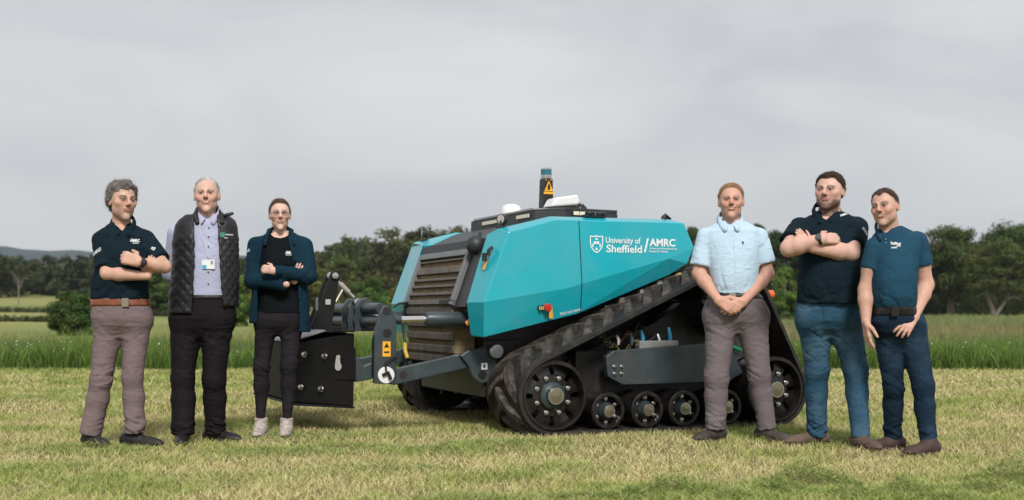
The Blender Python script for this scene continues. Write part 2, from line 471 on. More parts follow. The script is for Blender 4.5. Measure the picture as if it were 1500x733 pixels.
# white clover heads on the meadow's front edge
N = 160; x = RNG.uniform(-9, 9, N); y = 18.5 + RNG.random(N) * 1.6; z = RNG.uniform(.18, .42, N)
s = RNG.uniform(.008, .016, N)[:, None]; c0 = np.stack([x, y, z], 1)
octa = np.array([(1, 0, 0), (-1, 0, 0), (0, 1, 0), (0, -1, 0), (0, 0, 1), (0, 0, -1)], float)
V = (c0[:, None, :] + octa[None] * s[:, None, :]).reshape(-1, 3)
of = np.array([(0, 2, 4), (2, 1, 4), (1, 3, 4), (3, 0, 4), (2, 0, 5), (1, 2, 5), (3, 1, 5), (0, 3, 5)])
me = np_mesh('clover_flowers', V, tris=(np.arange(N)[:, None, None] * 6 + of[None]).reshape(-1, 3)); me.materials.append(pmat('clover white', (0.75, 0.74, 0.66), rough=0.8))
tag(link('clover_flowers', me), 'tiny white clover flower heads dotted along the meadow edge', 'flowers', kind='stuff')

# ------------------------------------------------------------------ trees and hedges
LEAF = pmat('leaves', (1, 1, 1), rough=0.65, var=0.18, scale=0.35, attr=True, translucent=0.12, spec=0.25)
BARK = pmat('bark', (0.15, 0.12, 0.095), rough=0.9, var=0.3, scale=3, bump=0.8, bscale=12)
PALEBARK = pmat('pale bark', (0.20, 0.165, 0.14), rough=0.9, var=0.25, scale=2.5, bump=0.8, bscale=10)
def leaf_cloud(clumps, per, size, col, seed, drop=0.0):
    """clumps: (M,6) centre + radii; leaf faces are spread through the outer part of every clump"""
    r = np.random.default_rng(seed); M = len(clumps); N = M * per
    c = np.repeat(clumps, per, 0)
    d = r.normal(0, 1, (N, 3)); d /= np.linalg.norm(d, axis=1)[:, None]
    rad = r.uniform(0.25, 1.08, N)[:, None] ** 0.7
    P = c[:, :3] + d * c[:, 3:] * rad
    nrm = d + r.normal(0, 0.55, (N, 3)); nrm /= np.linalg.norm(nrm, axis=1)[:, None]
    t = np.cross(nrm, r.normal(0, 1, (N, 3))); t /= np.linalg.norm(t, axis=1)[:, None]; b = np.cross(nrm, t)
    s = (size * r.uniform(0.6, 1.5, N))[:, None]
    V = np.stack([P - t * s, P + t * s * .9 + b * s * .25, P + b * s * 1.15], 1).reshape(-1, 3)
    tint = np.repeat(r.uniform(0.72, 1.3, (M, 1)) * (1 + r.normal(0, 0.08, (M, 3))), per, 0)
    C = np.asarray(col)[None] * tint * r.uniform(0.7, 1.35, (N, 1))
    T = np.arange(N)[:, None] * 3 + np.array([[0, 1, 2]])
    return V, None, T, np.repeat(C, 3, 0)
def crown_clumps(r, w, h, base, n, flat=1.0, shape='round'):
    """centres of foliage clumps inside a crown of half-width w from height base to h"""
    out = []
    while len(out) < n:
        x, y, z = r.uniform(-1, 1, 3)
        q = x * x + y * y + z * z
        if q > 1 or q < 0.12: continue
        if shape == 'dome' and z < -0.45: continue
        cr = w * r.uniform(0.24, 0.40)
        zz = base + (z + 1) / 2 * (h - base)
        out.append((x * w * 0.82, y * w * 0.82, zz - cr * 0.4, cr, cr, cr * r.uniform(0.5, 0.8) * flat))
    return np.array(out)
def tree(name, px, d, top, halfw_px, label, cat='tree', col=(0.06, 0.085, 0.025), base=0.25, clumps=34, per=170, leaf=None, bark=None, seed=1, group=None, shape='round', limbs=6, flat=1.0, trunk_r=None, fork=False):
    r = np.random.default_rng(seed)
    X = (px - 750) * d / FPX; z0 = float(tz(X, d)); h = (CAMH - (top - HZ) * d / FPX - z0) * 1.05; w = halfw_px * d / FPX
    root = empty(name, (X, d, z0 - 0.05)); tag(root, label, cat, group)
    cl = crown_clumps(r, w, h, base * h, int(clumps * 1.25), flat, shape)
    leaf = (leaf or 0.06 * (0.6 + h * 0.14)) * 1.15
    v, _, q, c = leaf_cloud(cl, int(per * 1.5), leaf, np.array(col) * (.74, .90, .62), seed + 50)
    me = np_mesh('crown', v, None, q, c); me.materials.append(LEAF); link('crown', me, root)
    tb = MB(); R = trunk_r or 0.035 * h
    if fork:
        tb.tube([(0, 0, 0), (-.02 * h, 0, .12 * h), (-.07 * h, 0, .26 * h), (-.10 * h, .02 * h, .45 * h)], [R * 1.2, R, R * .8, R * .4], 8)
        tb.tube([(.01 * h, 0, .03 * h), (.10 * h, 0, .16 * h), (.17 * h, .01 * h, .27 * h), (.20 * h, .02 * h, .45 * h)], [R * .9, R * .75, R * .6, R * .3], 8)
        tb.tube([(.15 * h, 0, .23 * h), (.22 * h, -.02 * h, .27 * h), (.30 * h, -.02 * h, .25 * h)], [R * .5, R * .35, R * .2], 6)
    else:
        tb.tube([(0, 0, 0), (.01 * h, 0, .2 * h), (-.01 * h, .01 * h, .5 * h), (.0, 0, .8 * h)], [R * 1.3, R, R * .7, R * .2], 8)
    for k in range(limbs):
        t = cl[r.integers(len(cl))]; zb = min(t[2] * 0.7, h * 0.45) * r.uniform(.7, 1)
        tb.tube([(0, 0, zb), (t[0] * .5, t[1] * .5, zb + (t[2] - zb) * .45), (t[0], t[1], t[2])], [R * .5, R * .3, R * .08], 5)
    tb.build('trunk', bark or BARK, root, smooth=60)
    return root

DARK, MIDG, OLIVE, LIGHT = (0.066, 0.078, 0.028), (0.088, 0.112, 0.035), (0.15, 0.135, 0.042), (0.135, 0.18, 0.05)
# right-hand group at the far side of the meadow
tree('oak_tree', 1392, 132, 330, 52, 'broad dark green tree just right of the man with hand on hip', col=(0.078, 0.086, 0.030), base=.16, clumps=52, per=190, seed=11, shape='round')
tree('spreading_tree', 1456, 124, 352, 56, 'spreading olive green tree with pale forked trunk at the meadow edge', col=(0.105, 0.105, 0.036), base=.30, clumps=44, per=170, seed=12, bark=PALEBARK, fork=True, flat=.6, trunk_r=.25)
tree('oak_tree', 1492, 150, 318, 60, 'tallest green tree behind the pale forked trunk at the right edge', col=(0.075, 0.098, 0.032), base=.15, clumps=56, per=190, seed=13)
tree('oak_tree', 1580, 135, 335, 58, 'dark tree beyond the right edge of the spreading tree', col=DARK, base=.1, clumps=46, per=170, seed=14)
tree('oak_tree', 1345, 150, 372, 40, 'shorter dark tree behind the shoulder of the man with hand on hip', col=DARK, base=.1, clumps=40, per=170, seed=15)
for k, (px, top, hw, lb) in enumerate(((1375, 418, 34, 'low dark thicket under the broad tree right of the men'), (1432, 425, 34, 'low dark thicket left of the pale forked trunk'), (1508, 420, 40, 'low dark thicket right of the pale forked trunk'))):
    tree('thicket', px, 136 + k, top, hw, lb, 'thicket', (0.048, 0.056, 0.022), base=-.1, clumps=30, per=150, seed=20 + k, limbs=3)
# behind the two men in the middle right
tree('oak_tree', 1152, 120, 327, 40, 'dark tree rising between the man in pale shirt and the bearded man', col=(0.055, 0.064, 0.026), base=.12, clumps=46, per=180, seed=31)
tree('oak_tree', 1098, 126, 322, 30, 'tall dark tree behind the shoulder of the man in pale shirt', col=DARK, base=.15, clumps=40, per=170, seed=32)
tree('oak_tree', 1012, 120, 334, 22, 'small dark tree peeping over the tail of the machine', col=DARK, base=.15, clumps=30, per=150, seed=33)
tree('oak_tree', 1230, 130, 345, 44, 'dark tree hidden mostly by the bearded man', col=DARK, base=.15, clumps=40, per=160, seed=34)
tree('oak_tree', 1290, 128, 362, 36, 'mid green tree showing in the gap between the two men on the right', col=MIDG, base=.1, clumps=40, per=160, seed=35)
tree('shrub', 1150, 80, 388, 30, 'bright green bush behind the orange knob', 'shrub', LIGHT, base=.05, clumps=34, per=170, seed=36, leaf=.07)
tree('shrub', 1272, 84, 398, 26, 'bright green bush low in the gap between the two men on the right', 'shrub', (0.14, 0.18, 0.045), base=.05, clumps=30, per=160, seed=37, leaf=.07)
tree('shrub', 1195, 90, 420, 34, 'green bush behind the bearded man', 'shrub', MIDG, base=.0, clumps=30, per=150, seed=38, leaf=.08)
tree('shrub', 1040, 92, 405, 34, 'green bush behind the man in pale shirt', 'shrub', MIDG, base=.0, clumps=30, per=150, seed=39, leaf=.08)
# middle: bushes in front of the wooded slope, between the woman and the machine
for k, (px, d, top, hw, col, lb) in enumerate((
        (592, 88, 411, 28, (0.19, 0.165, 0.045), 'yellowish olive bush beside the far teal panel'),
        (545, 96, 404, 34, (0.10, 0.145, 0.042), 'fresh green bush above the threaded top link'),
        (470, 92, 392, 28, (0.15, 0.14, 0.045), 'olive brown bush right of the woman'),
        (500, 110, 380, 34, (0.115, 0.11, 0.04), 'dull olive tree between the woman and the machine'),
        (440, 100, 398, 30, (0.12, 0.12, 0.04), 'olive bush behind the woman'),
        (358, 90, 398, 24, (0.15, 0.19, 0.05), 'bright green bush in the gap between the man in vest and the woman'),
        (345, 60, 432, 22, (0.10, 0.15, 0.04), 'low green bush beside the vest hem'),
        (632, 100, 400, 30, (0.12, 0.13, 0.04), 'olive bush behind the far teal panel'),
        (228, 95, 395, 30, (0.09, 0.12, 0.035), 'green tree in the gap between the two men on the left'))):
    tree('shrub', px, d, top, hw, lb, 'shrub', col, base=-.05, clumps=34, per=170, seed=60 + k, leaf=.085)
# left: the round bush, a bare tree and field hedges
tree('round_bush', 106, 42, 424, 37, 'round dark green bush left of the man with brown belt', 'bush', (0.062, 0.088, 0.028), base=-.12, clumps=60, per=230, seed=71, leaf=.035)
r_ = np.random.default_rng(5)
X = (27 - 750) * 165 / FPX; zt = float(tz(X, 165)); bt = empty('bare_tree', (X, 165, zt - .05)); tag(bt, 'thin bare pale tree standing before the left wood', 'tree')
b = MB(); b.tube([(0, 0, 0), (.05, 0, 2), (-.1, 0, 3.6)], [.09, .07, .03], 6); b.build('trunk', PALEBARK, bt)
b = MB()
for k in range(16):
    z = r_.uniform(1.4, 3.4); a = r_.uniform(0, 2 * PI); L = r_.uniform(.7, 1.5)
    b.tube([(0, 0, z), (math.cos(a) * L * .5, math.sin(a) * L * .5, z + .6 * L), (math.cos(a) * L * .8, math.sin(a) * L * .8, z + 1.1 * L)], [.03, .02, .008], 4)
b.build('branch_spray', PALEBARK, bt)
def hedge(name, pts, hgt, wid, col, seed, label):
    r = np.random.default_rng(seed); cl = []
    for (x0, d0), (x1, d1) in zip(pts[:-1], pts[1:]):
        A = np.array(((x0 - 750) * d0 / FPX, d0)); B = np.array(((x1 - 750) * d1 / FPX, d1)); L = np.linalg.norm(B - A)
        for t in np.arange(0, 1, wid * .5 / L):
            p = A + (B - A) * t + r.normal(0, .1 * wid, 2); hh = hgt * r.uniform(.8, 1.15)
            cl.append((p[0], p[1], float(tz(p[0], p[1])) + hh * .45, wid * .6, wid * .6, hh * .6))
    o0 = np.array(cl[0][:3]); cl = np.array(cl); cl[:, :3] -= o0
    v, _, q, c = leaf_cloud(cl, 60, .10, col, seed)
    me = np_mesh(name, v, None, q, c); me.materials.append(LEAF)
    return tag(link(name, me, None, tuple(o0)), label, 'hedge')
hedge('field_hedge', [(-60, 118), (70, 112), (118, 100)], .52, .75, (0.052, 0.064, 0.026), 3, 'upper dark hedge crossing the left pasture below the wood')
hedge('field_hedge', [(-60, 74), (40, 73), (118, 70)], .32, .55, (0.058, 0.075, 0.026), 4, 'lower dark hedge running to the round bush')
hedge('field_hedge', [(215, 96), (260, 92)], .55, .8, (0.05, 0.062, 0.026), 5, 'short hedge piece seen between the two men on the left')
def wood(name, x0, x1, d0, d1, topf, n, col, seed, label, per=950):
    """a far wood that reads as one mass"""
    r = np.random.default_rng(seed); allc = []; cols = []
    for k in range(n):
        px = r.uniform(x0, x1); d = r.uniform(d0, d1); X = (px - 750) * d / FPX; z0 = float(tz(X, d))
        H = max(CAMH - (topf(px) + r.uniform(-2, 9) - HZ) * d / FPX - z0, 2.5) * 1.10; w = min(H * r.uniform(.30, .45), 5)
        cl = crown_clumps(r, w, H, -.05 * H, 18, 1.0); cl[:, 0] += X; cl[:, 1] += d; cl[:, 2] += z0
        allc.append(cl); cols.append(np.array(col) * (.95, 1.12, .85) * r.uniform(.7, 1.35) * (1 + r.normal(0, .10, 3)))
    pr = []
    for k, cl in enumerate(allc): pr.append(leaf_cloud(cl, per // 16, .34, cols[k], seed + k))
    V, Q, T, C = merge(pr); o0 = V.mean(0); o0[2] = V[:, 2].min()
    me = np_mesh(name, V - o0, None, T, C); me.materials.append(LEAF)
    return tag(link(name, me, None, tuple(o0)), label, 'wood', kind='stuff')
lw = lambda px: np.interp(px, [-80, 0, 60, 140, 250, 360, 420], [378, 375, 381, 378, 382, 378, 384])
wood('distant_wood', -90, 470, 215, 300, lw, 230, (0.046, 0.052, 0.023), 101, 'dark wood across the pasture behind the people on the left')
cw = lambda px: np.interp(px, [420, 470, 520, 570, 640, 720, 900, 1100], [378, 372, 348, 341, 338, 340, 355, 346])
wood('hillside_wood', 430, 1080, 170, 290, cw, 240, (0.066, 0.068, 0.027), 202, 'mixed olive wood on the slope behind the machine')
rw = lambda px: np.interp(px, [1060, 1200, 1350, 1560], [350, 352, 360, 350])
wood('distant_wood', 1060, 1600, 165, 215, rw, 110, (0.042, 0.048, 0.020), 303, 'dark wood closing the meadow behind the men on the right')
# ------------------------------------------------------------------ the tracked field robot
TH = math.radians(22.5)
OX, OY = 0.311, 8.757
robot = empty('robot_tractor', (OX, OY, 0), TH)
tag(robot, 'teal driverless tracked tractor robot on rubber crawler tracks standing on the mown grass', 'robot tractor')
TEAL = pmat('teal paint', (0.006, 0.40, 0.49), rough=0.35, var=0.05, scale=2.0, coat=0.55, dirt=(0.12, 0.36, 0.39), dscale=2.6, damt=0.30, rvar=0.08)
TEALEDGE = pmat('teal paint underside', (0.006, 0.36, 0.45), rough=0.4, var=0.05)
GREY = pmat('slate grey paint', (0.030, 0.046, 0.056), rough=0.42, var=0.12, scale=5, dirt=(0.16, 0.14, 0.11), dscale=6, damt=0.25, coat=0.1)
DGREY = pmat('charcoal panel', (0.026, 0.031, 0.036), rough=0.5, var=0.15, scale=4, dirt=(0.09, 0.08, 0.07), dscale=5, damt=0.25)
BLACK = pmat('black steel', (0.012, 0.011, 0.012), rough=0.45, var=0.2, scale=6, dirt=(0.06, 0.05, 0.042), dscale=7, damt=0.35)
RUBBER = pmat('track rubber', (0.011, 0.0095, 0.009), rough=0.7, var=0.25, scale=9, dirt=(0.075, 0.058, 0.046), dscale=8, damt=0.5, bump=0.4, bscale=40)
LUGM = pmat('lug rubber', (0.034, 0.029, 0.027), rough=0.72, var=0.25, scale=9, dirt=(0.17, 0.13, 0.10), dscale=13, damt=0.75, bump=0.4, bscale=50)
WHEELM = pmat('wheel black', (0.009, 0.0075, 0.008), rough=0.3, var=0.2, scale=10, dirt=(0.07, 0.055, 0.045), dscale=12, damt=0.4)
STEEL = pmat('bright steel', (0.62, 0.62, 0.62), rough=0.28, metal=1.0, var=0.12, scale=30)
CHROME = pmat('piston chrome', (0.80, 0.80, 0.80), rough=0.12, metal=1.0, var=0.03)
BRASS = pmat('hub cap brass', (0.34, 0.31, 0.22), rough=0.35, metal=0.9, var=0.2, scale=60)
WHITE = pmat('white plastic', (0.78, 0.79, 0.80), rough=0.4, var=0.04)
LETTER = pmat('white lettering', (0.82, 0.86, 0.87), rough=0.45, var=0.02)
MESHM = pmat('dusty radiator mesh', (0.25, 0.185, 0.10), rough=0.85, var=0.35, scale=9, dirt=(0.25, 0.20, 0.11), dscale=14, damt=0.5, bump=0.7, bscale=220, stretch=(1, 1, 6))
SLATM = pmat('dusty slat', (0.115, 0.098, 0.085), rough=0.65, var=0.25, scale=7, dirt=(0.22, 0.18, 0.12), dscale=9, damt=0.5)
YELLOW = pmat('yellow sticker', (0.85, 0.42, 0.02), rough=0.45, var=0.06)
RED = pmat('red button', (0.62, 0.045, 0.03), rough=0.35, var=0.05)
ORANGE = pmat('orange knob', (0.75, 0.15, 0.04), rough=0.4, var=0.08)
BLUEH = pmat('blue hose', (0.02, 0.22, 0.40), rough=0.4, var=0.1)
GREENH = pmat('green hose', (0.03, 0.30, 0.12), rough=0.4, var=0.1)
LAMP = pmat('lamp lens', (0.85, 0.80, 0.62), rough=0.2, var=0.06, scale=60)
GLASSK = pmat('dark lens', (0.02, 0.02, 0.022), rough=0.1, var=0.05)
BLUEG = pmat('teal scanner glass', (0.01, 0.13, 0.17), rough=0.12, var=0.2, scale=14, coat=0.5)

W = 2.90
def mir(v): return W - v

def panel_side(flip):
    """faceted side cover; the far one is the mirror image"""
    m = (lambda p: (p[0], mir(p[1]), p[2])) if flip else (lambda p: p)
    # outer face outline (u, v, z)
    T1, T2, T3 = (-.24, .30, 1.471), (.1375, .30, 1.571), (1.228, .30, 1.576)
    R1 = (1.319, .30, 1.39); R2 = (1.262, .31, 1.262)
    C3, C2, C1 = (1.095, .30, 1.299), (.221, .30, 1.062), (-.431, .30, .959)
    B1, B2, B3 = (-.405, .37, .703), (.3445, .37, .872), (1.137, .37, 1.174)
    F1, F2 = (-.312, .55, 1.464), (-.474, .55, .9575)       # inner edge of the light front facet
    F3 = (-.44, .55, .715)
    if flip: F1, F2, F3 = (-.30, .81, 1.464), (-.458, .81, .9575), (-.43, .81, .715)
    S1, S2, S3, S4 = (-.27, .44, 1.502), (.1375, .42, 1.605), (1.16, .42, 1.612), (1.25, .44, 1.56)   # top strip, inner edge
    I4 = (1.30, .62, 1.38); I5 = (1.20, .62, 1.20); IB = (1.10, .62, 1.16); IF = (-.40, .62, .70)
    names = dict(T1=T1, T2=T2, T3=T3, R1=R1, R2=R2, C3=C3, C2=C2, C1=C1, B1=B1, B2=B2, B3=B3, F1=F1, F2=F2, F3=F3, S1=S1, S2=S2, S3=S3, S4=S4, I4=I4, I5=I5, IB=IB, IF=IF)
    keys = list(names); idx = {k: i for i, k in enumerate(keys)}
    polys = ['C1 C2 T2 T1', 'C2 C3 R1 T3 T2', 'C3 R2 R1', 'B1 B2 C2 C1', 'B2 B3 C3 C2', 'B3 R2 C3', 'C1 T1 F1 F2', 'B1 C1 F2 F3',
             'T1 T2 S2 S1', 'T2 T3 S3 S2', 'T3 S4 S3', 'T1 S1 F1', 'T3 R1 I4 S4', 'R1 R2 I5 I4', 'R2 B3 IB I5', 'B3 B2 IB', 'B2 B1 IF IB', 'B1 F3 IF',
             'F2 F1 S1 S2 S3 S4 I4 I5 IB IF F3']
    vs = [m(names[k]) for k in keys]
    fs = [tuple(idx[k] for k in p.split()) for p in polys]
    if flip: fs = [f[::-1] for f in fs]
    b = MB(); b.add(vs, fs)
    o = b.build('side_cover', TEAL, robot, smooth=None, bevel=0.006, label=('teal side cover with white lettering' if not flip else 'far teal side cover'))
    return o
cover = panel_side(False)
panel_side(True)
# thin dark joint between the two halves of the near cover
b = MB()
def strip3(b, pts, w, n):
    pts = [Vector(p) for p in pts]; n = Vector(n)
    for a, c in zip(pts[:-1], pts[1:]):
        t = (c - a).normalized(); s = t.cross(n).normalized() * w / 2
        b.add([a - s, a + s, c + s, c - s], [(0, 1, 2, 3)])
b.tube([(.327, .298, 1.568), (.352, .2975, 1.10)], .0035, 5); b.tube([(.352, .2975, 1.10), (.372, .366, .884)], .0035, 5)
b.build('panel_joint', BLACK, cover)

# lettering on the near cover: plane v = 0.30
def letter(body, u0, u1, z0, z1, parent=cover, mat=LETTER, bold=0.0, v=0.2965, name='lettering', shear=0.0, slope=0.0):
    V2, F = text_mesh(body, bold, shear)
    vs = [(u0 + p[0] * (u1 - u0), v, z0 + p[1] * (z1 - z0) + slope * p[0]) for p in V2]
    b = MB(); b.add(vs, F); return b.build(name, mat, parent, smooth=None)
def uz(px, py, v=0.30):
    c, s = math.cos(TH), math.sin(TH); k = (px - 750) / FPX
    u = (k * (OY + c * v) - OX + s * v) / (c - k * s)
    D = OY + s * u + c * v
    return u, CAMH - (py - HZ) * D / FPX
def letter_px(body, x0, y1, x1, y0, **kw):
    u0, z1 = uz(x0, y0); u1, z1b = uz(x1, y0); _, z0 = uz(x0, y1)
    return letter(body, u0, u1, z0, z1, **kw)
letter_px('University of', 887, 359.0, 938, 347.4, bold=0.012)
letter_px('Sheffield', 888, 370.0, 940, 358.5, bold=0.016)
letter_px('/', 943, 370.0, 950, 349.0, bold=0.02)
letter_px('AMRC', 951, 361.0, 989, 349.5, bold=0.03)
letter_px('Advanced Manufacturing', 951, 366.0, 991, 362.6, bold=0.012)
letter_px('Research Centre', 951, 369.8, 978, 366.6, bold=0.012)
b = MB()
# crest: shield outline, crown, open book and rose
def shield(sc):
    cx, cy = uz(873.5, 357.5); pts = []
    for x, y in ((-1, 1), (-.5, .93), (0, 1.03), (.5, .93), (1, 1), (1, .1), (.86, -.42), (.5, -.85), (0, -1.15), (-.5, -.85), (-.86, -.42), (-1, .1)):
        pts.append((cx + x * .055 * sc, cy + y * .062 * sc))
    return pts
o_, i_ = shield(1.0), shield(.86); n = len(o_)
b.add([(x, .2962, z) for x, z in o_] + [(x, .2962, z) for x, z in i_], [(k, (k + 1) % n, (k + 1) % n + n, k + n) for k in range(n)])
cx, cy = uz(873.5, 357.5)
for (dx, dz, w_, h_) in ((0, .034, .022, .008), (-.008, .042, .004, .006), (0, .044, .004, .008), (.008, .042, .004, .006), (-.012, .008, .020, .022), (.012, .008, .020, .022), (0, -.038, .016, .016), (-.03, -.012, .01, .026), (.03, -.012, .01, .026)):
    b.box((cx + dx - w_ / 2, .2955, cy + dz - h_ / 2), (cx + dx + w_ / 2, .2972, cy + dz + h_ / 2))
b.build('crest', LETTER, cover, smooth=None)
# "Find out more" on the lower facet (facet leans inwards: v from .30 at the crease to .37 at the edge)
def facet_v(u, z):
    zc = np.interp(u, [-.431, .221, 1.095], [.959, 1.062, 1.299]); zb = np.interp(u, [-.405, .3445, 1.137], [.703, .872, 1.174])
    return .30 + .07 * np.clip((zc - z) / (zc - zb), 0, 1) - .004
V2, F = text_mesh('Find out more', 0.02)
ua, za = uz(821, 463, .35); ub, zb_ = uz(851, 455.5, .35)
vs = []
for p in V2:
    u = ua + (ub - ua) * p[0]; z = za + (zb_ - za) * p[0] + p[1] * .026; vs.append((u, facet_v(u, z), z))
MB().add(vs, F).build('lettering', LETTER, cover, smooth=None)
# emergency stop with key ring tag
u, z = uz(800, 449, .33); v = facet_v(u, z)
b = MB(); b.lathe((u, v, z), (0, -1, -.25), [(0, .020), (.014, .020), (.016, .026), (.03, .030), (.042, .027), (.046, .0)], 16); b.build('stop_button', RED, cover)
b = MB()
for dx in (-.055, -.028): b.lathe((u + dx, facet_v(u + dx, z - .006), z - .008), (0, -1, -.25), [(0, .018), (.012, .018), (.014, .014), (.02, .013), (.02, 0)], 12)
b.build('key_switch', BLACK, cover)
b = MB()
for dx in (-.055, -.028): b.lathe((u + dx, facet_v(u + dx, z - .006) - .0195, z - .013), (0, -1, -.25), [(0, .013), (.003, .013), (.003, .006)], 12, False)
b.build('key_ring', pmat('pale yellow ring', (.7, .6, .25), rough=.4), cover)
b = MB(); b.add([(u + .012, v - .03, z - .005), (u + .035, v - .03, z - .0), (u + .05, v - .015, z - .085), (u + .018, v - .015, z - .09), (u + .012, v - .026, z - .005), (u + .035, v - .026, z), (u + .05, v - .011, z - .085), (u + .018, v - .011, z - .09)],
    [(0, 3, 2, 1), (4, 5, 6, 7), (0, 1, 5, 4), (1, 2, 6, 5), (2, 3, 7, 6), (3, 0, 4, 7)]); b.build('warning_tag', YELLOW, cover, smooth=None)
# latch and yellow label on the light front facet
b = MB(); b.tube([(-.33, .40, 1.36), (-.36, .385, 1.34), (-.365, .39, 1.30)], .014, 8); b.box((-.40, .40, 1.26), (-.37, .425, 1.32)); b.build('latch', BLACK, cover)
b = MB(); b.add([(-.387, .395, 1.20), (-.393, .435, 1.20), (-.372, .435, 1.262), (-.366, .395, 1.262)], [(0, 3, 2, 1)]); b.build('warning_tag', YELLOW, cover, smooth=None)

# hood between the covers
b = MB()
prof = [(-.235, 1.455), (.14, 1.59), (1.20, 1.60), (1.20, 1.15), (.6, 1.0), (-.30, .80)]
b.prism([(p[0], p[1]) for p in prof][::-1], .50, mir(.50)); b.build('hood', DGREY, robot, smooth=None, bevel=.008)
# front bulkhead above the grille
b = MB(); b.add([(-.305, .56, 1.44), (-.305, 2.085, 1.44), (-.315, 2.085, 1.36), (-.315, .56, 1.36), (-.25, .56, 1.44), (-.25, 2.085, 1.44), (-.25, 2.085, 1.36), (-.25, .56, 1.36)],
      [(0, 1, 2, 3)[::-1], (4, 5, 6, 7), (0, 4, 5, 1)[::-1], (3, 2, 6, 7)[::-1]]); b.build('bulkhead', DGREY, robot, smooth=None)
# slanted grille: frame, mesh and slats
g0, g1 = Vector((-.315, 0, 1.352)), Vector((-.455, 0, .9625))
def gp(t, v, out=0.0):
    p = g0.lerp(g1, t); return Vector((p.x - out * .94, v, p.z + out * .34))
def gbox(b, t0, t1, v0, v1, o0, o1):
    vs = [gp(t0, v0, o0), gp(t0, v1, o0), gp(t1, v1, o0), gp(t1, v0, o0), gp(t0, v0, o1), gp(t0, v1, o1), gp(t1, v1, o1), gp(t1, v0, o1)]
    b.add(vs, [(0, 1, 2, 3), (7, 6, 5, 4), (4, 5, 1, 0), (5, 6, 2, 1), (6, 7, 3, 2), (7, 4, 0, 3)])
grille = empty('grille'); grille.parent = robot
gl, gh = .80, 2.02
b = MB(); gbox(b, 0, 1.08, gl, gl + .055, .0, .045); gbox(b, 0, 1.08, gh - .055, gh, .0, .045); gbox(b, -.02, .10, gl + .055, gh - .055, .0, .043); b.build('grille_frame', pmat('grey frame paint', (0.16, 0.17, 0.185), rough=.45, var=.1, dirt=(.2, .18, .14), dscale=6, damt=.3), grille, smooth=None, bevel=.004)
for va, vb in ((.56, .80), (gh, 2.085)):
    b = MB(); gbox(b, -.05, 1.1, va, vb, -.02, .012); b.build('grille_surround', BLACK, grille, smooth=None)
b = MB(); gbox(b, .08, 1.1, gl + .05, gh - .05, -.03, .004); b.build('radiator_mesh', MESHM, grille, smooth=None)
for t, hgt in ((.14, .035), (.30, .12), (.52, .05), (.66, .05), (.82, .05), (.96, .10)):
    b = MB(); gbox(b, t, t + hgt, gl + .056, gh - .056, .006, .03); b.build('slat', SLATM, grille, smooth=None, bevel=.004)
# lower radiator duct under the grille
b = MB(); b.box((-.46, .84, .50), (-.30, 1.99, .955)); b.build('duct_core', MESHM, robot, smooth=None)
for k, z in enumerate((.895, .80, .70, .60, .52)):
    b = MB(); b.box((-.487 + .004 * k, .845, z - .03), (-.4605, 1.985, z + .028)); b.build('duct_slat', SLATM, robot, smooth=None, bevel=.006)
# dark chassis, belly and axle beams
b = MB(); b.box((-.28, .70, .24), (1.75, mir(.70), 1.10)); b.build('chassis', BLACK, robot, smooth=None, bevel=.01)
b = MB(); b.box((.15, .45, .50), (.35, mir(.45), .66)); b.box((1.30, .45, .45), (1.5, mir(.45), .66)); b.build('axle_beam', BLACK, robot, smooth=None, bevel=.01)

# roof console with light bars
b = MB()
outl = [(.163, .75), (.10, 1.0), (.10, mir(1.0)), (.163, mir(.75)), (.85, mir(.75)), (.85, .75)]
outl = [(.163, .75), (.163, mir(.75)), (.90, mir(.75)), (.90, .78), (.40, .70)]
b.loft([[(u, v, 1.56) for u, v in outl], [(u, v, 1.672) for u, v in outl], ], caps=True)
b.loft([[(u + .004 * (1 if u < .3 else -1), v, 1.673) for u, v in outl], [(u, v, 1.70 if u > .3 else 1.682) for u, v in outl]], caps=True)
console = b.build('roof_console', DGREY, robot, smooth=None, bevel=.004)
b = MB(); b.box((.17, .80, 1.682), (.86, mir(.80), 1.698)); b.build('console_lid', pmat('pale grey lid', (.32, .33, .34), rough=.5), console, smooth=None)
def lightbar(p0, p1, n, z, nrm):
    p0, p1 = Vector(p0), Vector(p1); nr = Vector(nrm)
    holder = empty('light_bar'); holder.parent = robot
    b = MB()
    d = (p1 - p0)
    b.add([p0 - d * .04 - Vector((0, 0, .019)), p1 + d * .04 - Vector((0, 0, .019)), p1 + d * .04 + Vector((0, 0, .019)), p0 - d * .04 + Vector((0, 0, .019))], [(0, 1, 2, 3)]); 
    o = b.build('bezel', BLACK, holder, smooth=None); o.location = nr * .003
    for k in range(n):
        a = p0.lerp(p1, (k + .06) / n); c = p0.lerp(p1, (k + .94) / n); up = Vector((0, 0, .014)); q = nr * .009
        b = MB(); b.add([a - up, c - up, c + up, a + up, a - up + q, c - up + q, c + up + q, a + up + q], [(0, 1, 2, 3), (7, 6, 5, 4), (0, 4, 5, 1), (1, 5, 6, 2), (2, 6, 7, 3), (3, 7, 4, 0)])
        b.build('lamp_cell', LAMP, holder, smooth=None)
lightbar((.162, 1.86, 1.642), (.162, 1.50, 1.642), 5, 0, (-1, 0, 0))
lightbar((.162, 1.10, 1.642), (.162, .84, 1.642), 5, 0, (-1, 0, 0))
lightbar((.47, .708, 1.660), (.76, .754, 1.660), 5, 0, (.15, -1, 0))
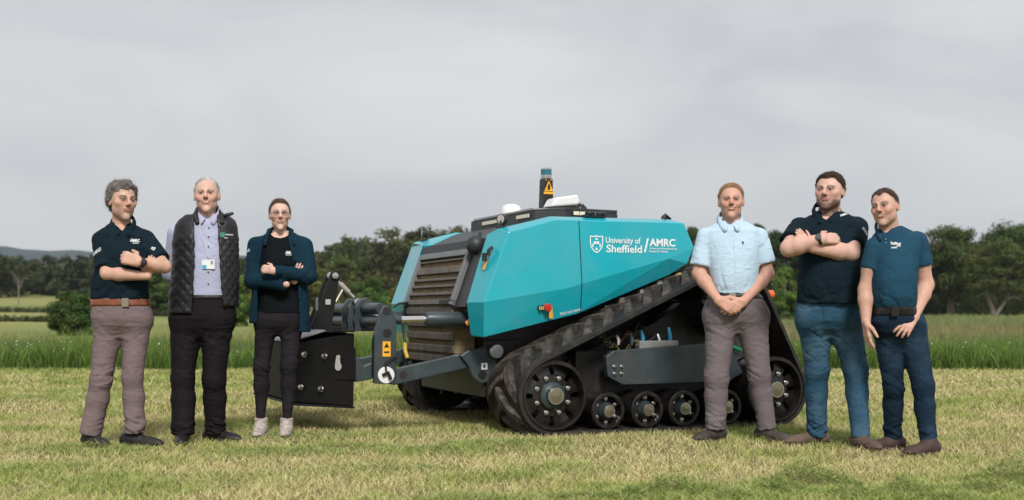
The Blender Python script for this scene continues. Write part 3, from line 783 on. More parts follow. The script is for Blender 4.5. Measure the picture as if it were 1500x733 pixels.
# laser scanner mast
b = MB()
mast = empty('scanner_mast', (.463, 1.2, 1.68)); mast.parent = robot; mast.scale = (.84, .84, .98)
b.loft([[( -.062, -.055, 0), (.058, -.055, 0), (.058, .055, 0), (-.062, .055, 0)], [(-.05, -.05, .30), (.05, -.05, .30), (.05, .05, .30), (-.05, .05, .30)]]); b.build('mast_body', BLACK, mast, smooth=None, bevel=.008)
b = MB(); b.lathe((0, 0, .301), (0, 0, 1), [(0, .053), (.02, .055), (.021, .05), (.03, .05)], 20); b.build('scanner_base', STEEL, mast)
b = MB(); b.lathe((0, 0, .331), (0, 0, 1), [(0, .054), (.046, .054)], 24); b.build('scanner_window', BLUEG, mast)
b = MB(); b.lathe((0, 0, .377), (0, 0, 1), [(0, .055), (.008, .055), (.013, .045), (.013, 0)], 24); b.build('scanner_cap', STEEL, mast)
b = MB(); b.add([(-.045, -.0585, .195), (.05, -.0585, .195), (.0025, -.0565, .285)], [(0, 1, 2)]); b.box((-.05, -.0575, .17), (.052, -.0535, .19)); b.box((-.03, -.0565, .283), (-.022, -.053, .296)); b.box((.024, -.0565, .283), (.032, -.053, .296)); b.build('warning_sticker', YELLOW, mast, smooth=None)
b = MB(); b.add([(-.012, -.0605, .205), (.012, -.0605, .205), (.018, -.0605, .235), (.004, -.0605, .262), (-.010, -.0605, .24)], [(0, 1, 2, 3, 4)]); b.build('warning_mark', BLACK, mast, smooth=None)
b = MB(); b.tube([(-.10, .02, 0), (-.10, .02, .05)], .008, 6); b.build('aerial_stub', BLACK, mast)
# satellite antenna slab and domes on the roof
b = MB(); sa = empty('satellite_antenna', (.49, .95, 1.695)); sa.parent = robot; sa.scale = (.72, .66, .80)
b.prism([(-.19, .03), (.15, .055), (.17, .10), (.14, .16), (-.13, .12)], -.13, .13); b.build('antenna_shell', WHITE, sa, bevel=.02)
b = MB(); b.prism([(-.19, .0), (.17, .0), (.17, .05), (-.19, .025)], -.11, .11); b.build('antenna_foot', BLACK, sa, bevel=.01)
b = MB(); b.tube([(.12, -.05, .03), (.19, -.09, .02), (.26, -.06, .03), (.27, .02, .06), (.2, .05, .08), (.14, .02, .06)], .018, 8); b.build('antenna_cable', BLACK, sa)
for k, (u, v) in enumerate(((.38, 1.75),)):
    b = MB(); b.lathe((u, v, 1.70), (0, 0, 1), [(0, .085), (.075, .085), (.095, .07), (.11, .03), (.112, 0)], 20); b.build('antenna_dome', WHITE, robot)
# work lamps, sensor ball and twin camera on top
def worklamp(p, d=(-.85, -.5, .05)):
    h = empty('work_lamp', p); h.parent = robot; h.scale = (.72, .72, .72); d = Vector(d).normalized()
    b = MB(); b.lathe(Vector((0, 0, .085)) - d * .05, d, [(0, .02), (.02, .048), (.07, .055), (.08, .055)], 18); b.build('lamp_housing', BLACK, h)
    b = MB(); b.lathe(Vector((0, 0, .085)) + d * .031, d, [(0, .048), (.006, .03), (.008, 0)], 16); b.build('lamp_glass', pmat('lamp glass', (.42, .40, .38), rough=.15, var=.3, scale=40), h)
    b = MB(); b.tube([(-.03, -.03, 0), (-.03, -.03, .07)], .009, 6); b.tube([(.03, .03, 0), (.03, .03, .07)], .009, 6); b.box((-.05, -.05, -.01), (.05, .05, .006)); b.build('lamp_bracket', BLACK, h)
worklamp((-.22, .47, 1.512)); worklamp((-.17, mir(.46), 1.525), (-.9, .2, .05))
b = MB(); b.ball((-.335, .72, 1.395), .075, 16, 10); b.tube([(-.30, .72, 1.44), (-.30, .72, 1.49)], .012, 6); b.build('sensor_ball', DGREY, robot)
b = MB(); b.box((.42, .385, 1.608), (.60, .445, 1.625)); b.ball((.47, .40, 1.635), (.045, .03, .02), 12, 8); b.ball((.56, .40, 1.635), (.045, .03, .02), 12, 8); b.build('twin_camera', BLACK, robot)
b = MB(); b.tube([(1.12, .45, 1.60), (1.16, .47, 1.65), (1.22, .5, 1.62)], .012, 6); b.ball((1.2, .55, 1.63), .03, 10, 6); b.build('rear_sensor', BLACK, robot)

# ------------------------------------------------------------------ tracks
def hull(pts):
    pts = sorted(set((round(x, 5), round(z, 5)) for x, z in pts))
    def half(p):
        h = []
        for q in p:
            while len(h) > 1 and (h[-1][0] - h[-2][0]) * (q[1] - h[-2][1]) - (h[-1][1] - h[-2][1]) * (q[0] - h[-2][0]) <= 0: h.pop()
            h.append(q)
        return h
    a, c = half(pts), half(pts[::-1]); return a[:-1] + c[:-1]
def track_path(R, n=240):
    pts = []
    for cx, cz, r in ((0, .290, .256), (1.874, .290, .256), (1.52, .960, .262)):
        pts += [(cx + (r + R) * math.cos(k * PI / 48), cz + (r + R) * math.sin(k * PI / 48)) for k in range(96)]
    h = np.array(hull(pts)); h = np.vstack([h, h[:1]])
    s = np.concatenate([[0], np.cumsum(np.linalg.norm(np.diff(h, axis=0), axis=1))])
    return h, s
HP, HS = track_path(0.0); PER = HS[-1]
def tp(s, out):
    s = s % PER; e = .01
    p = np.array([np.interp(s, HS, HP[:, 0]), np.interp(s, HS, HP[:, 1])])
    q = np.array([np.interp((s + e) % PER, HS, HP[:, 0]), np.interp((s + e) % PER, HS, HP[:, 1])]); r = np.array([np.interp((s - e) % PER, HS, HP[:, 0]), np.interp((s - e) % PER, HS, HP[:, 1])])
    t = q - r; t /= np.linalg.norm(t); n = np.array([t[1], -t[0]])
    return p + n * out
TW = .64
def make_track(v0, flip):
    belt = empty('track'); belt.parent = robot
    b = MB(); N = 150; vs = []
    for k in range(N):
        s = PER * k / N
        i, o, c = tp(s, 0), tp(s, .032), tp(s, .026)
        vs += [(i[0], v0 + .015, i[1]), (i[0], v0, i[1]), (c[0], v0, c[1]), (o[0], v0 + .02, o[1]), (o[0], v0 + TW - .02, o[1]), (c[0], v0 + TW, c[1]), (i[0], v0 + TW, i[1])]
    m = 7; fs = []
    for k in range(N):
        for j in range(m):
            a, c = k * m + j, k * m + (j + 1) % m; d, e = ((k + 1) % N) * m + j, ((k + 1) % N) * m + (j + 1) % m
            fs.append((a, d, e, c))
    b.add(vs, fs); b.build('belt', RUBBER, belt, smooth=35)
    # chevron lugs, alternating from either edge
    n_l = 33
    for side in (0, 1):
        for k in range(n_l):
            s0 = PER * (k + .5 * side) / n_l
            b = MB(); rings = []
            for q in range(6):
                f = q / 5
                v = v0 + .045 + f * (TW * .48) if side == 0 else v0 + TW - .045 - f * (TW * .48)
                sc = s0 - .20 * f ** .85                     # leans back towards the middle
                wd = .028 + .016 * (1 - f)
                hgt = (.010, .034, .044, .046, .046, .040)[q]
                pts = []
                for ds, ht in ((-wd, .028), (-wd * .72, .032 + hgt), (wd * .72, .032 + hgt), (wd, .028)):
                    x, z = tp(sc + ds, ht); pts.append((x, v, z))
                rings.append(pts if side == 0 else pts[::-1])
            b.loft(rings); b.build('lug', LUGM, belt, smooth=None)
    return belt
make_track(0.0, False); make_track(W - TW, True)

# wheels: rim, disc with openings, hub, cap and bolts
bolt_me = MB().lathe((0, 0, 0), (0, -1, 0), [(0, .017), (.006, .017), (.006, .0125), (.022, .0125), (.024, 0)], 10).mesh('bolt', STEEL, 40)
def wheel(name, u, z, r, v0, width, spokes, bolts, hub_r, cap_r, bolt_r, cap=BRASS, bs=1.0):
    h = empty(name, (u, v0, z)); h.parent = robot
    b = MB(); b.lathe((0, 0, 0), (0, 1, 0), [(0.0, r - .028), (0, r - .008), (.008, r), (width, r), (width, r - .02), (.05, r - .035), (.0, r - .028)], 48, False); b.build('rim', WHEELM, h)
    # disc ring with openings between the spokes
    b = MB(); n = spokes * 8; ri = hub_r * .9; ro = r - .02; y = .055
    def pt(rr, k, yy): a = 2 * PI * k / n + PI / spokes; return (rr * math.cos(a), yy, rr * math.sin(a))
    mid0, mid1 = ri + (ro - ri) * .42, ri + (ro - ri) * .93
    for k in range(n):
        hole = spokes and (k % 8) in (3, 4)
        segs = [(ri, mid0), (mid1, ro)] if hole else [(ri, mid0), (mid0, mid1), (mid1, ro)]
        for a_, c_ in segs:
            b.add([pt(a_, k, y), pt(a_, k + 1, y), pt(c_, k + 1, y + .02 * (c_ - ri) / (ro - ri)), pt(c_, k, y + .02 * (c_ - ri) / (ro - ri))], [(0, 1, 2, 3)])
    b.build('disc', WHEELM, h)
    b = MB(); b.lathe((0, .056, 0), (0, -1, 0), [(0, hub_r), (.02, hub_r), (.035, hub_r * .86), (.045, cap_r * 1.28), (.062, cap_r * 1.2), (.062, cap_r * .9)], 32); b.build('hub', GREY, h)
    b = MB(); b.lathe((0, -.004, 0), (0, -1, 0), [(0, cap_r * 1.18), (.012, cap_r * 1.12), (.012, cap_r * .98)], 28); b.build('cap_ring', STEEL, h)
    b = MB(); b.lathe((0, -.008, 0), (0, -1, 0), [(0, cap_r), (.010, cap_r * .96), (.012, cap_r * .4), (.013, 0)], 28); b.build('cap', cap, h)
    for k in range(bolts):
        a = 2 * PI * (k + .5) / bolts
        o = link('bolt', bolt_me, h, (bolt_r * math.cos(a), .053, bolt_r * math.sin(a))); o.scale = (bs, bs, bs)
    return h
wheel('idler_wheel', 0, .290, .254, .006, .28, 8, 8, .098, .054, .132)
wheel('idler_wheel', 1.874, .290, .254, .006, .28, 8, 8, .085, .054, .128)
for u in (.428, .751, 1.063, 1.431):
    wheel('roller', u, .169, .134, .01, .25, 6, 6, .064, .040, .086, bs=.85)
for u, z, r in ((0, .290, .252), (1.874, .290, .252)):                       # inner halves of the pairs
    for v in (.36, W - TW + .03, W - .30):
        b = MB(); b.lathe((u, v, z), (0, 1, 0), [(0, 0.03), (0, r - .03), (.0, r), (.22, r), (.22, r - .03), (.06, r - .05), (.06, .03)], 36); b.build('inner_wheel', WHEELM, robot)
for v in (W - TW + .024,):
    for k in range(6):
        a = 2 * PI * k / 6; link('bolt', bolt_me, robot, (.13 * math.cos(a), v, .290 + .13 * math.sin(a)))
for u in (.428, .751, 1.063, 1.431):
    for v in (.36, W - TW + .04, W - .30):
        b = MB(); b.lathe((u, v, .169), (0, 1, 0), [(0, .03), (0, .134), (.22, .134), (.22, .03)], 24); b.build('inner_roller', WHEELM, robot)
for v0 in (.06, W - TW + .06):                                              # toothed drive sprocket at the top of the triangle
    b = MB(); b.lathe((1.52, v0, .965), (0, 1, 0), [(0, .05), (0, .22), (.03, .235), (.50, .235), (.5, .05)], 40)
    for k in range(18):
        a = 2 * PI * k / 18; c, s = math.cos(a), math.sin(a)
        b.cyl((1.52 + .25 * c, v0 + .02, .965 + .25 * s), (1.52 + .25 * c, v0 + .50, .965 + .25 * s), .016, n=8)
    b.build('drive_sprocket', BLACK, robot)
# roller carrier plate
b = MB()
P = [uz(886.7, 523, .12), uz(890, 552, .12), uz(911.7, 564, .12), uz(1066.7, 559, .12), uz(1088, 546, .12), uz(1073, 516, .12), uz(1035, 503, .12), uz(898, 514, .12)]
b.prism(P, .11, .17); plate = b.build('carrier_plate', GREY, robot, smooth=None, bevel=.006)
for px in (899.5, 910):
    for py in (537, 547.5):
        u, z = uz(px, py, .11); o = link('bolt', bolt_me, plate, (u, .109, z)); o.scale = (.8, .8, .8)
b = MB(); b.box((.30, .30, .26), (1.60, .50, .60)); b.prism([(.2, .40), (1.7, .40), (1.62, .95), (1.40, 1.05), (1.0, .80), (.30, .55)], .38, .50); b.build('track_frame', BLACK, robot, smooth=None, bevel=.01)
for v0 in (W - TW + .12,):
    b = MB(); b.box((.10, v0, .30), (1.80, v0 + .3, .62)); b.build('track_frame', BLACK, robot, smooth=None, bevel=.01)
# hydraulics above the plate
u0, z0 = uz(935, 508, .2); u1, z1 = uz(992, 499, .2)
b = MB(); b.box((u0, .18, z0 - .04), (u1, .26, z1)); b.build('valve_block', pmat('cast alloy', (.30, .29, .28), rough=.5, metal=.3, var=.2), robot, smooth=None, bevel=.006)
for k, (px, mt, top) in enumerate(((941, BLUEH, 484), (965, STEEL, 490), (981, BLUEH, 480), (905, STEEL, 492), (893, GREY, 498), (925, GREY, 488))):
    ua, za = uz(px, 506, .22); _, zb = uz(px, top, .22)
    b = MB(); b.tube([(ua, .22, za), (ua + .004, .22, (za + zb) / 2), (ua - .005, .23, zb)], [.014, .016, .011], 8); b.build('hydraulic_fitting', mt, robot)
rr = random.Random(4)
for k in range(5):
    px = 872 + k * 17; ua, za = uz(px, 505 + rr.uniform(-4, 3), .25); ub, zb = uz(px + rr.uniform(20, 50), 496 + rr.uniform(-14, 4), .3)
    b = MB(); b.tube([(ua, .25, za), ((ua + ub) / 2, .27, max(za, zb) + rr.uniform(.02, .07)), (ub, .32, zb)], .009, 6); b.build('hose', [BLACK, DGREY, pmat('rust red hose', (.16, .05, .025), rough=.6), BLACK, DGREY, BLACK, DGREY][k], robot)
ua, za = uz(1062, 512, .2); b = MB(); b.tube([(ua, .2, za), (ua + .07, .2, za + .02), (ua + .16, .22, za - .01)], .016, 8); b.build('hose', GREENH, robot)
b = MB()                                                                     # straw caught among the hoses
for k in range(26):
    px = rr.uniform(880, 950); u_, z_ = uz(px, rr.uniform(490, 512), .19)
    b.tube([(u_, .165 + rr.uniform(0, .06), z_), (u_ + rr.uniform(-.06, .06), .16 + rr.uniform(0, .06), z_ + rr.uniform(-.05, .03))], .0022, 3)
o = b.build('straw', pmat('straw', (.30, .25, .10), rough=.9), robot); o['kind'] = 'stuff'
# blocks and hoses seen between cover and upper belt run
for k, (px, py, m_) in enumerate(((942, 431, WHITE), (967, 418, WHITE), (912, 443, SLATM), (888, 452, DGREY), (986, 412, RED))):
    u_, z_ = uz(px, py, .42); s_ = .035 if k < 3 else .02
    b = MB(); b.box((u_ - s_, .40, z_ - s_ * 1.1), (u_ + s_, .46, z_ + s_ * 1.1)); b.build('hydraulic_block', pmat('grey block', (.30, .29, .29), rough=.6, var=.2) if m_ is WHITE else m_, robot, smooth=None, bevel=.008)
u_, z_ = uz(1000, 404, .4)
b = MB(); b.tube([(u_ - .10, .4, z_ - .03), (u_ - .04, .39, z_ + .01), (u_ + .03, .40, z_ + .02), (u_ + .10, .42, z_ + .05)], .016, 7); b.build('hose', pmat('yellow sleeve', (.62, .50, .16), rough=.6), robot)

# ------------------------------------------------------------------ front lift of the machine
VA = .72
def lift_arm(v, front=True):
    arm = empty('lift_arm'); arm.parent = robot
    b = MB(); th = .055
    b.prism([(-1.10, .372), (-.98, .352), (-.22, .505), (-.14, .545), (-.14, .66), (-.24, .65), (-.34, .60), (-.96, .475), (-1.10, .49)], v - th / 2, v + th / 2); b.build('arm_beam', GREY, arm, smooth=None, bevel=.008)
    b = MB(); b.prism([(-.48, .56), (-.42, .49), (-.38, .40), (-.32, .35), (-.24, .36), (-.20, .44), (-.17, .60), (-.30, .62), (-.42, .60)], v - .06, v - .0305); b.build('arm_cheek', GREY, arm, smooth=None, bevel=.008)
    b = MB(); b.lathe((-.305, v - .0605, .415), (0, -1, 0), [(0, .032), (.004, .032), (.004, .0)], 16); b.build('pin_hole', BLACK, arm)
    b = MB(); b.lathe((-1.03, v - .03, .43), (0, -1, 0), [(0, .024), (.004, .022), (.004, 0)], 16); b.lathe((-.915, v - .028, .425), (0, -1, 0), [(0, .028), (.004, .028), (.004, 0)], 16); b.build('pin_hole', BLACK, arm)
    # upright with holes
    up = empty('upright'); up.parent = robot
    b = MB(); b.prism([(-1.155, .37), (-.995, .36), (-.985, .80), (-1.01, .89), (-1.045, .935), (-1.085, .935), (-1.115, .88), (-1.155, .72)], v - .09, v - .045); b.build('upright_plate', GREY, up, smooth=None, bevel=.008)
    b = MB(); b.box((-1.135, v - .044, .40), (-1.02, v + .05, .70)); b.build('upright_rib', GREY, up, smooth=None, bevel=.006)
    for uu, zz, r in ((-1.062, .895, .028), (-1.058, .735, .032)):
        b = MB(); b.lathe((uu, v - .091, zz), (0, -1, 0), [(0, r), (.003, r), (.003, 0)], 16); b.build('pin_hole', BLACK, up)
    b = MB(); b.box((-1.093, v - .0935, .565), (-1.033, v - .0905, .675)); b.build('warning_sticker', YELLOW, up, smooth=None)
    b = MB(); b.add([(-1.083, v - .0945, .63), (-1.043, v - .0945, .63), (-1.063, v - .0945, .665)], [(0, 1, 2)]); b.box((-1.083, v - .0945, .59), (-1.043, v - .0938, .603)); b.build('warning_mark', BLACK, up, smooth=None)
    b = MB(); b.lathe((-1.068, v - .0905, .43), (0, -1, 0), [(0, .062), (.012, .062), (.016, .058), (.016, 0)], 24); b.build('pin_plate', WHITE, up)
    b = MB(); b.tube([(-1.10, v - .115, .43), (-1.06, v - .12, .45), (-1.04, v - .12, .40)], .014, 6); b.tube([(-1.07, v - .11, .44), (-1.08, v - .12, .52), (-1.02, v - .12, .56), (-.99, v - .10, .55)], .008, 6); b.build('lock_lever', BLACK, up)
    # hook reaching to the ballast box
    b = MB(); b.prism([(-1.285, .38), (-1.155, .40), (-1.155, .52), (-1.215, .50), (-1.25, .56), (-1.285, .56)], v - .04, v + .04); b.build('hook', GREY, up, smooth=None, bevel=.008)
    # cylinder
    cy = empty('lift_cylinder'); cy.parent = robot
    b = MB(); b.cyl((-.99, v - .01, .83), (-.72, v - .01, .835), .026, n=16); b.build('rod', CHROME, cy)
    b = MB(); b.lathe((-.74, v - .01, .835), (1, 0, 0), [(0, .045), (.02, .056), (.33, .056), (.36, .045)], 20); b.build('barrel', GREY, cy)
    b = MB(); b.cyl((-1.04, v - .045, .83), (-1.04, v + .03, .83), .045, n=16); b.cyl((-1.04, v - .01, .83), (-.93, v - .01, .83), .030, n=14); b.build('rod_eye', GREY, cy)
    return arm
lift_arm(VA); lift_arm(mir(VA) - .05)
b = MB(); b.lathe((-.205, VA - .075, .592), (0, -1, 0), [(0, .055), (.03, .055), (.036, .05), (.036, 0)], 24); b.build('pivot_pin', STEEL, robot)
b = MB(); b.box((-.315, VA - .0635, .455), (-.265, VA - .0610, .505)); b.build('white_sticker', WHITE, robot, smooth=None)
b = MB(); b.box((-.298, VA - .0650, .468), (-.282, VA - .0638, .492)); b.build('sticker_mark', BLACK, robot, smooth=None)
for va, vb in ((VA - .03, VA + .10), (mir(VA) - .10, mir(VA) + .03)):
    b = MB(); b.box((-.28, va, .42), (.05, vb, .68)); b.build('lift_mount', BLACK, robot, smooth=None, bevel=.01)
# cross tubes and centre bracket
for z_, r in ((.915, .042), (.815, .046)):
    b = MB(); b.cyl((-1.075, VA, z_), (-1.075, mir(VA) - .06, z_), r, n=18); b.build('cross_tube', GREY, robot)
for v in (1.16, 1.36, 1.56):
    b = MB(); b.prism([(-1.15, .74), (-1.0, .74), (-1.0, .95), (-1.06, 1.0), (-1.11, .985), (-1.15, .93)], v, v + .02); b.build('bracket_plate', GREY, robot, smooth=None, bevel=.005)
# hydraulic couplers under the near cover's front corner
b = MB()
for k in range(5): b.tube([(-.42 + .02 * k, .60 - .02 * k, .93 - .03 * k), (-.44, .56, .86 - .03 * k), (-.40 + .03 * k, .60, .78)], .010, 6)
b.box((-.42, .56, .76), (-.32, .75, .95)); b.build('coupler_block', BLACK, robot, bevel=.004)
b = MB(); b.lathe((-.43, .58, .755), (.9, -.4, .12), [(0, .018), (.02, .03), (.10, .03), (.11, .022), (.13, .022)], 14); b.build('coupler', STEEL, robot)
b = MB(); b.lathe((-.45, .62, .80), (.9, -.4, .4), [(0, .02), (.03, .026), (.06, .02)], 12); b.build('coupler', pmat('dust cap', (.65, .25, .05), rough=.5), robot)
b = MB(); b.box((-.50, .80, .945), (-.38, 1.10, .985)); b.tube([(-.50, 1.9, .965), (-.51, 2.1, .96), (-.5, 2.3, .93)], .012, 6); b.build('hose_shelf', BLACK, robot, bevel=.006)
b = MB(); b.tube([(-.50, 1.97, .62), (-.51, 1.93, .56), (-.50, 1.9, .50)], .017, 7); b.build('hose', pmat('yellow cable', (.60, .38, .03), rough=.5), robot)
b = MB(); b.tube([(-.49, 1.99, .93), (-.51, 2.02, .8), (-.50, 1.97, .62)], .012, 7); b.build('hose', BLACK, robot)
# rear hitch end with orange knob
b = MB(); b.box((1.7, .8, .5), (2.1, mir(.8), .75)); b.tube([(1.55, .55, 1.0), (2.0, .45, 1.03), (2.06, .43, 1.03)], .016, 8); b.build('rear_hitch', DGREY, robot, bevel=.01)
b = MB(); b.lathe((2.04, .435, 1.03), (1, -.05, 0), [(0, .018), (.005, .028), (.05, .028), (.055, .036), (.09, .034), (.09, 0)], 14); b.build('orange_knob', ORANGE, robot)

# ------------------------------------------------------------------ black ballast box carried on the front lift
box = empty('ballast_box', tuple(Matrix.Rotation(TH, 3, 'Z') @ Vector((-1.45, 1.5, 0)) + Vector((OX, OY, .2))), TH)
tag(box, 'black steel ballast box with tall tapered mast carried behind the woman', 'ballast box')
BM = pmat('box black', (0.006, 0.0055, 0.006), rough=0.6, var=0.2, scale=4, dirt=(.02, .018, .017), dscale=5, damt=.4, spec=.3)
def bx(p): return (p[0] + 1.45, p[1] - 1.5, p[2] - .2)
lo = [(-1.295, .68, .208), (-1.63, 1.11, .215), (-1.66, 2.40, .215), (-1.40, 2.50, .208), (-1.295, 2.22, .208)]
hi = [(-1.295, .66, .735), (-1.64, 1.10, .655), (-1.67, 2.40, .655), (-1.40, 2.50, .735), (-1.295, 2.22, .735)]
b = MB(); b.loft([[bx(p) for p in lo][::-1], [bx(p) for p in hi][::-1]]); body = b.build('box_body', BM, box, smooth=None, bevel=.006)
b = MB(); b.add([bx(p) for p in ((-1.30, .63, .742), (-1.46, .85, .748), (-1.47, 2.3, .748), (-1.30, 2.25, .742))] + [bx(p) for p in ((-1.30, .63, .752), (-1.46, .85, .758), (-1.47, 2.3, .758), (-1.30, 2.25, .752))],
    [(0, 1, 2, 3), (7, 6, 5, 4), (0, 4, 5, 1), (1, 5, 6, 2), (2, 6, 7, 3), (3, 7, 4, 0)]); b.build('top_plate', BM, box, smooth=None)
b = MB(); b.add([bx(p) for p in ((-1.462, .852, .757), (-1.66, 1.10, .672), (-1.69, 2.40, .672), (-1.47, 2.3, .757))] + [bx(p) for p in ((-1.462, .852, .747), (-1.66, 1.10, .662), (-1.69, 2.40, .662), (-1.47, 2.3, .747))],
    [(0, 1, 2, 3), (7, 6, 5, 4), (0, 4, 5, 1), (1, 5, 6, 2), (2, 6, 7, 3), (3, 7, 4, 0)]); b.build('sloping_plate', pmat('bare grey plate', (.26, .255, .26), rough=.45, metal=.2, var=.15), box, smooth=None)
b = MB(); b.add([bx(p) for p in ((-1.29, .675, .205), (-1.64, 1.10, .208), (-1.68, 2.45, .208), (-1.29, 2.25, .205))] + [bx(p) for p in ((-1.29, .675, .190), (-1.65, 1.09, .193), (-1.69, 2.46, .193), (-1.29, 2.25, .190))],
    [(3, 2, 1, 0), (4, 5, 6, 7), (0, 1, 5, 4), (1, 2, 6, 5), (2, 3, 7, 6), (3, 0, 4, 7)]); b.build('skid_edge', BM, box, smooth=None)
def onface(t, z):            # near chamfer face from the right edge (t=0) to the front corner (t=1)
    a, c = Vector((-1.295, .67, z)), Vector((-1.635, 1.105, z)); return a.lerp(c, t)
nf = Vector((-.435, -.34, 0)).normalized() * -1
nf = Vector((.435, .34, 0)); nf = Vector((-.788, -.616, 0))
for t, z in ((.46, .565), (.80, .575), (.52, .325), (.86, .333)):
    p = onface(t, z) + nf * .006; o = link('bolt', bolt_me, box, bx(p)); o.rotation_euler = (0, 0, math.atan2(nf.y, nf.x) + PI / 2); o.scale = (1.25, 1.25, 1.25)
p = onface(.235, .49) + nf * .012
b = MB()
for dz, r in ((.0, .028), (.07, .016)):
    q = p + Vector((0, 0, dz)); b.cyl(bx(q), bx(q + nf * .008), r, n=16)
s = Vector((nf.y, -nf.x, 0))
q0, q1 = p, p + Vector((0, 0, .07))
b.add([bx(q0 - s * .028 + nf * .0085), bx(q0 + s * .028 + nf * .0085), bx(q1 + s * .016 + nf * .0085), bx(q1 - s * .016 + nf * .0085)], [(0, 1, 2, 3)]); b.build('hanging_link', pmat('galvanised link', (.55, .53, .50), rough=.45, metal=.2), box)
# side flange with stiffener
b = MB(); 
for za, zc, ta, tc_ in ((.40, .66, -.03, .30),):
    p0, p1 = onface(ta, za) + nf * .008, onface(tc_, za) + nf * .008
    b.add([bx(p0), bx(p1), bx(p1 + Vector((0, 0, zc - za))), bx(p0 + Vector((0, 0, zc - za - .03)))] + [bx(p0 - nf * .006), bx(p1 - nf * .006), bx(p1 - nf * .006 + Vector((0, 0, zc - za))), bx(p0 - nf * .006 + Vector((0, 0, zc - za - .03)))],
          [(0, 1, 2, 3), (7, 6, 5, 4), (0, 4, 5, 1), (1, 5, 6, 2), (2, 6, 7, 3), (3, 7, 4, 0)])
b.build('side_flange', BM, box, smooth=None)
# mast made of two cheek plates
for v in (1.22, 1.36):
    b = MB()
    poly = [(-1.49, .76), (-1.325, .76), (-1.262, 1.14), (-1.268, 1.185), (-1.294, 1.208), (-1.325, 1.19), (-1.338, 1.15)]
    b.prism([(x + 1.45, z - .2) for x, z in poly], v - 1.5, v - 1.5 + .022); b.build('mast_plate', BM, box, smooth=None, bevel=.004)
b = MB(); b.box(bx((-1.42, 1.243, .80)), bx((-1.36, 1.359, 1.0))); b.box(bx((-1.46, 1.15, .757)), bx((-1.22, 1.43, .775))); b.build('mast_web', BM, box, smooth=None)
b = MB(); b.lathe(bx((-1.298, 1.215, 1.165)), (0, -1, 0), [(0, .024), (.02, .024), (.022, .0)], 16); b.build('mast_pin', STEEL, box)
b = MB(); b.box(bx((-1.37, 1.2165, .945)), bx((-1.33, 1.219, .985))); b.build('white_sticker', pmat('grey sticker', (.45, .44, .43), rough=.5), box, smooth=None)
b = MB(); b.box(bx((-1.445, 1.214, .90)), bx((-1.428, 1.219, 1.0))); b.build('latch_strip', pmat('dull zinc', (.16, .16, .16), rough=.5, metal=.4), box, smooth=None)
# turnbuckle between machine and mast: a thing of its own pinned at both ends
a_, c_ = Vector((-1.298, 1.31, 1.165)), Vector((-1.08, 1.31, .958))
link_root = empty('top_link', tuple(Matrix.Rotation(TH, 3, 'Z') @ c_ + Vector((OX, OY, 0))), TH)
tag(link_root, 'pale steel threaded top link joining the black mast to the machine', 'link rod')
a_ = a_ - c_; c_ = Vector((0, 0, 0)); dr = a_.normalized(); L = a_.length
TLM = pmat('zinc rod', (.55, .50, .43), rough=.4, metal=.6, var=.2)
b = MB(); b.lathe(c_ + dr * .06, dr, [(0, .014), (.05, .014), (.055, .022), (.15, .024), (.155, .014), (L - .08, .014)], 12); b.build('turnbuckle', TLM, link_root)
b = MB(); b.lathe(c_ - Vector((0, .04, 0)), (0, 1, 0), [(0, .0), (0, .034), (.08, .034), (.08, 0)], 16); b.build('rear_eye', STEEL, link_root)
b = MB(); b.lathe(a_ - Vector((0, .03, 0)), (0, 1, 0), [(0, .0), (0, .032), (.06, .032), (.06, 0)], 16); b.build('front_eye', TLM, link_root)
b = MB(); b.tube([dr * .17, dr * .17 + Vector((-.06, -.04, -.085)), dr * .17 + Vector((-.075, -.05, -.11))], .007, 6); b.build('turning_bar', TLM, link_root)

b = MB(); b.box((-.02, W - TW + .018, .20), (.03, W - TW + .022, .27)); b.build('yellow_tag', pmat('pale yellow tag', (.70, .62, .22), rough=.5), robot, smooth=None)
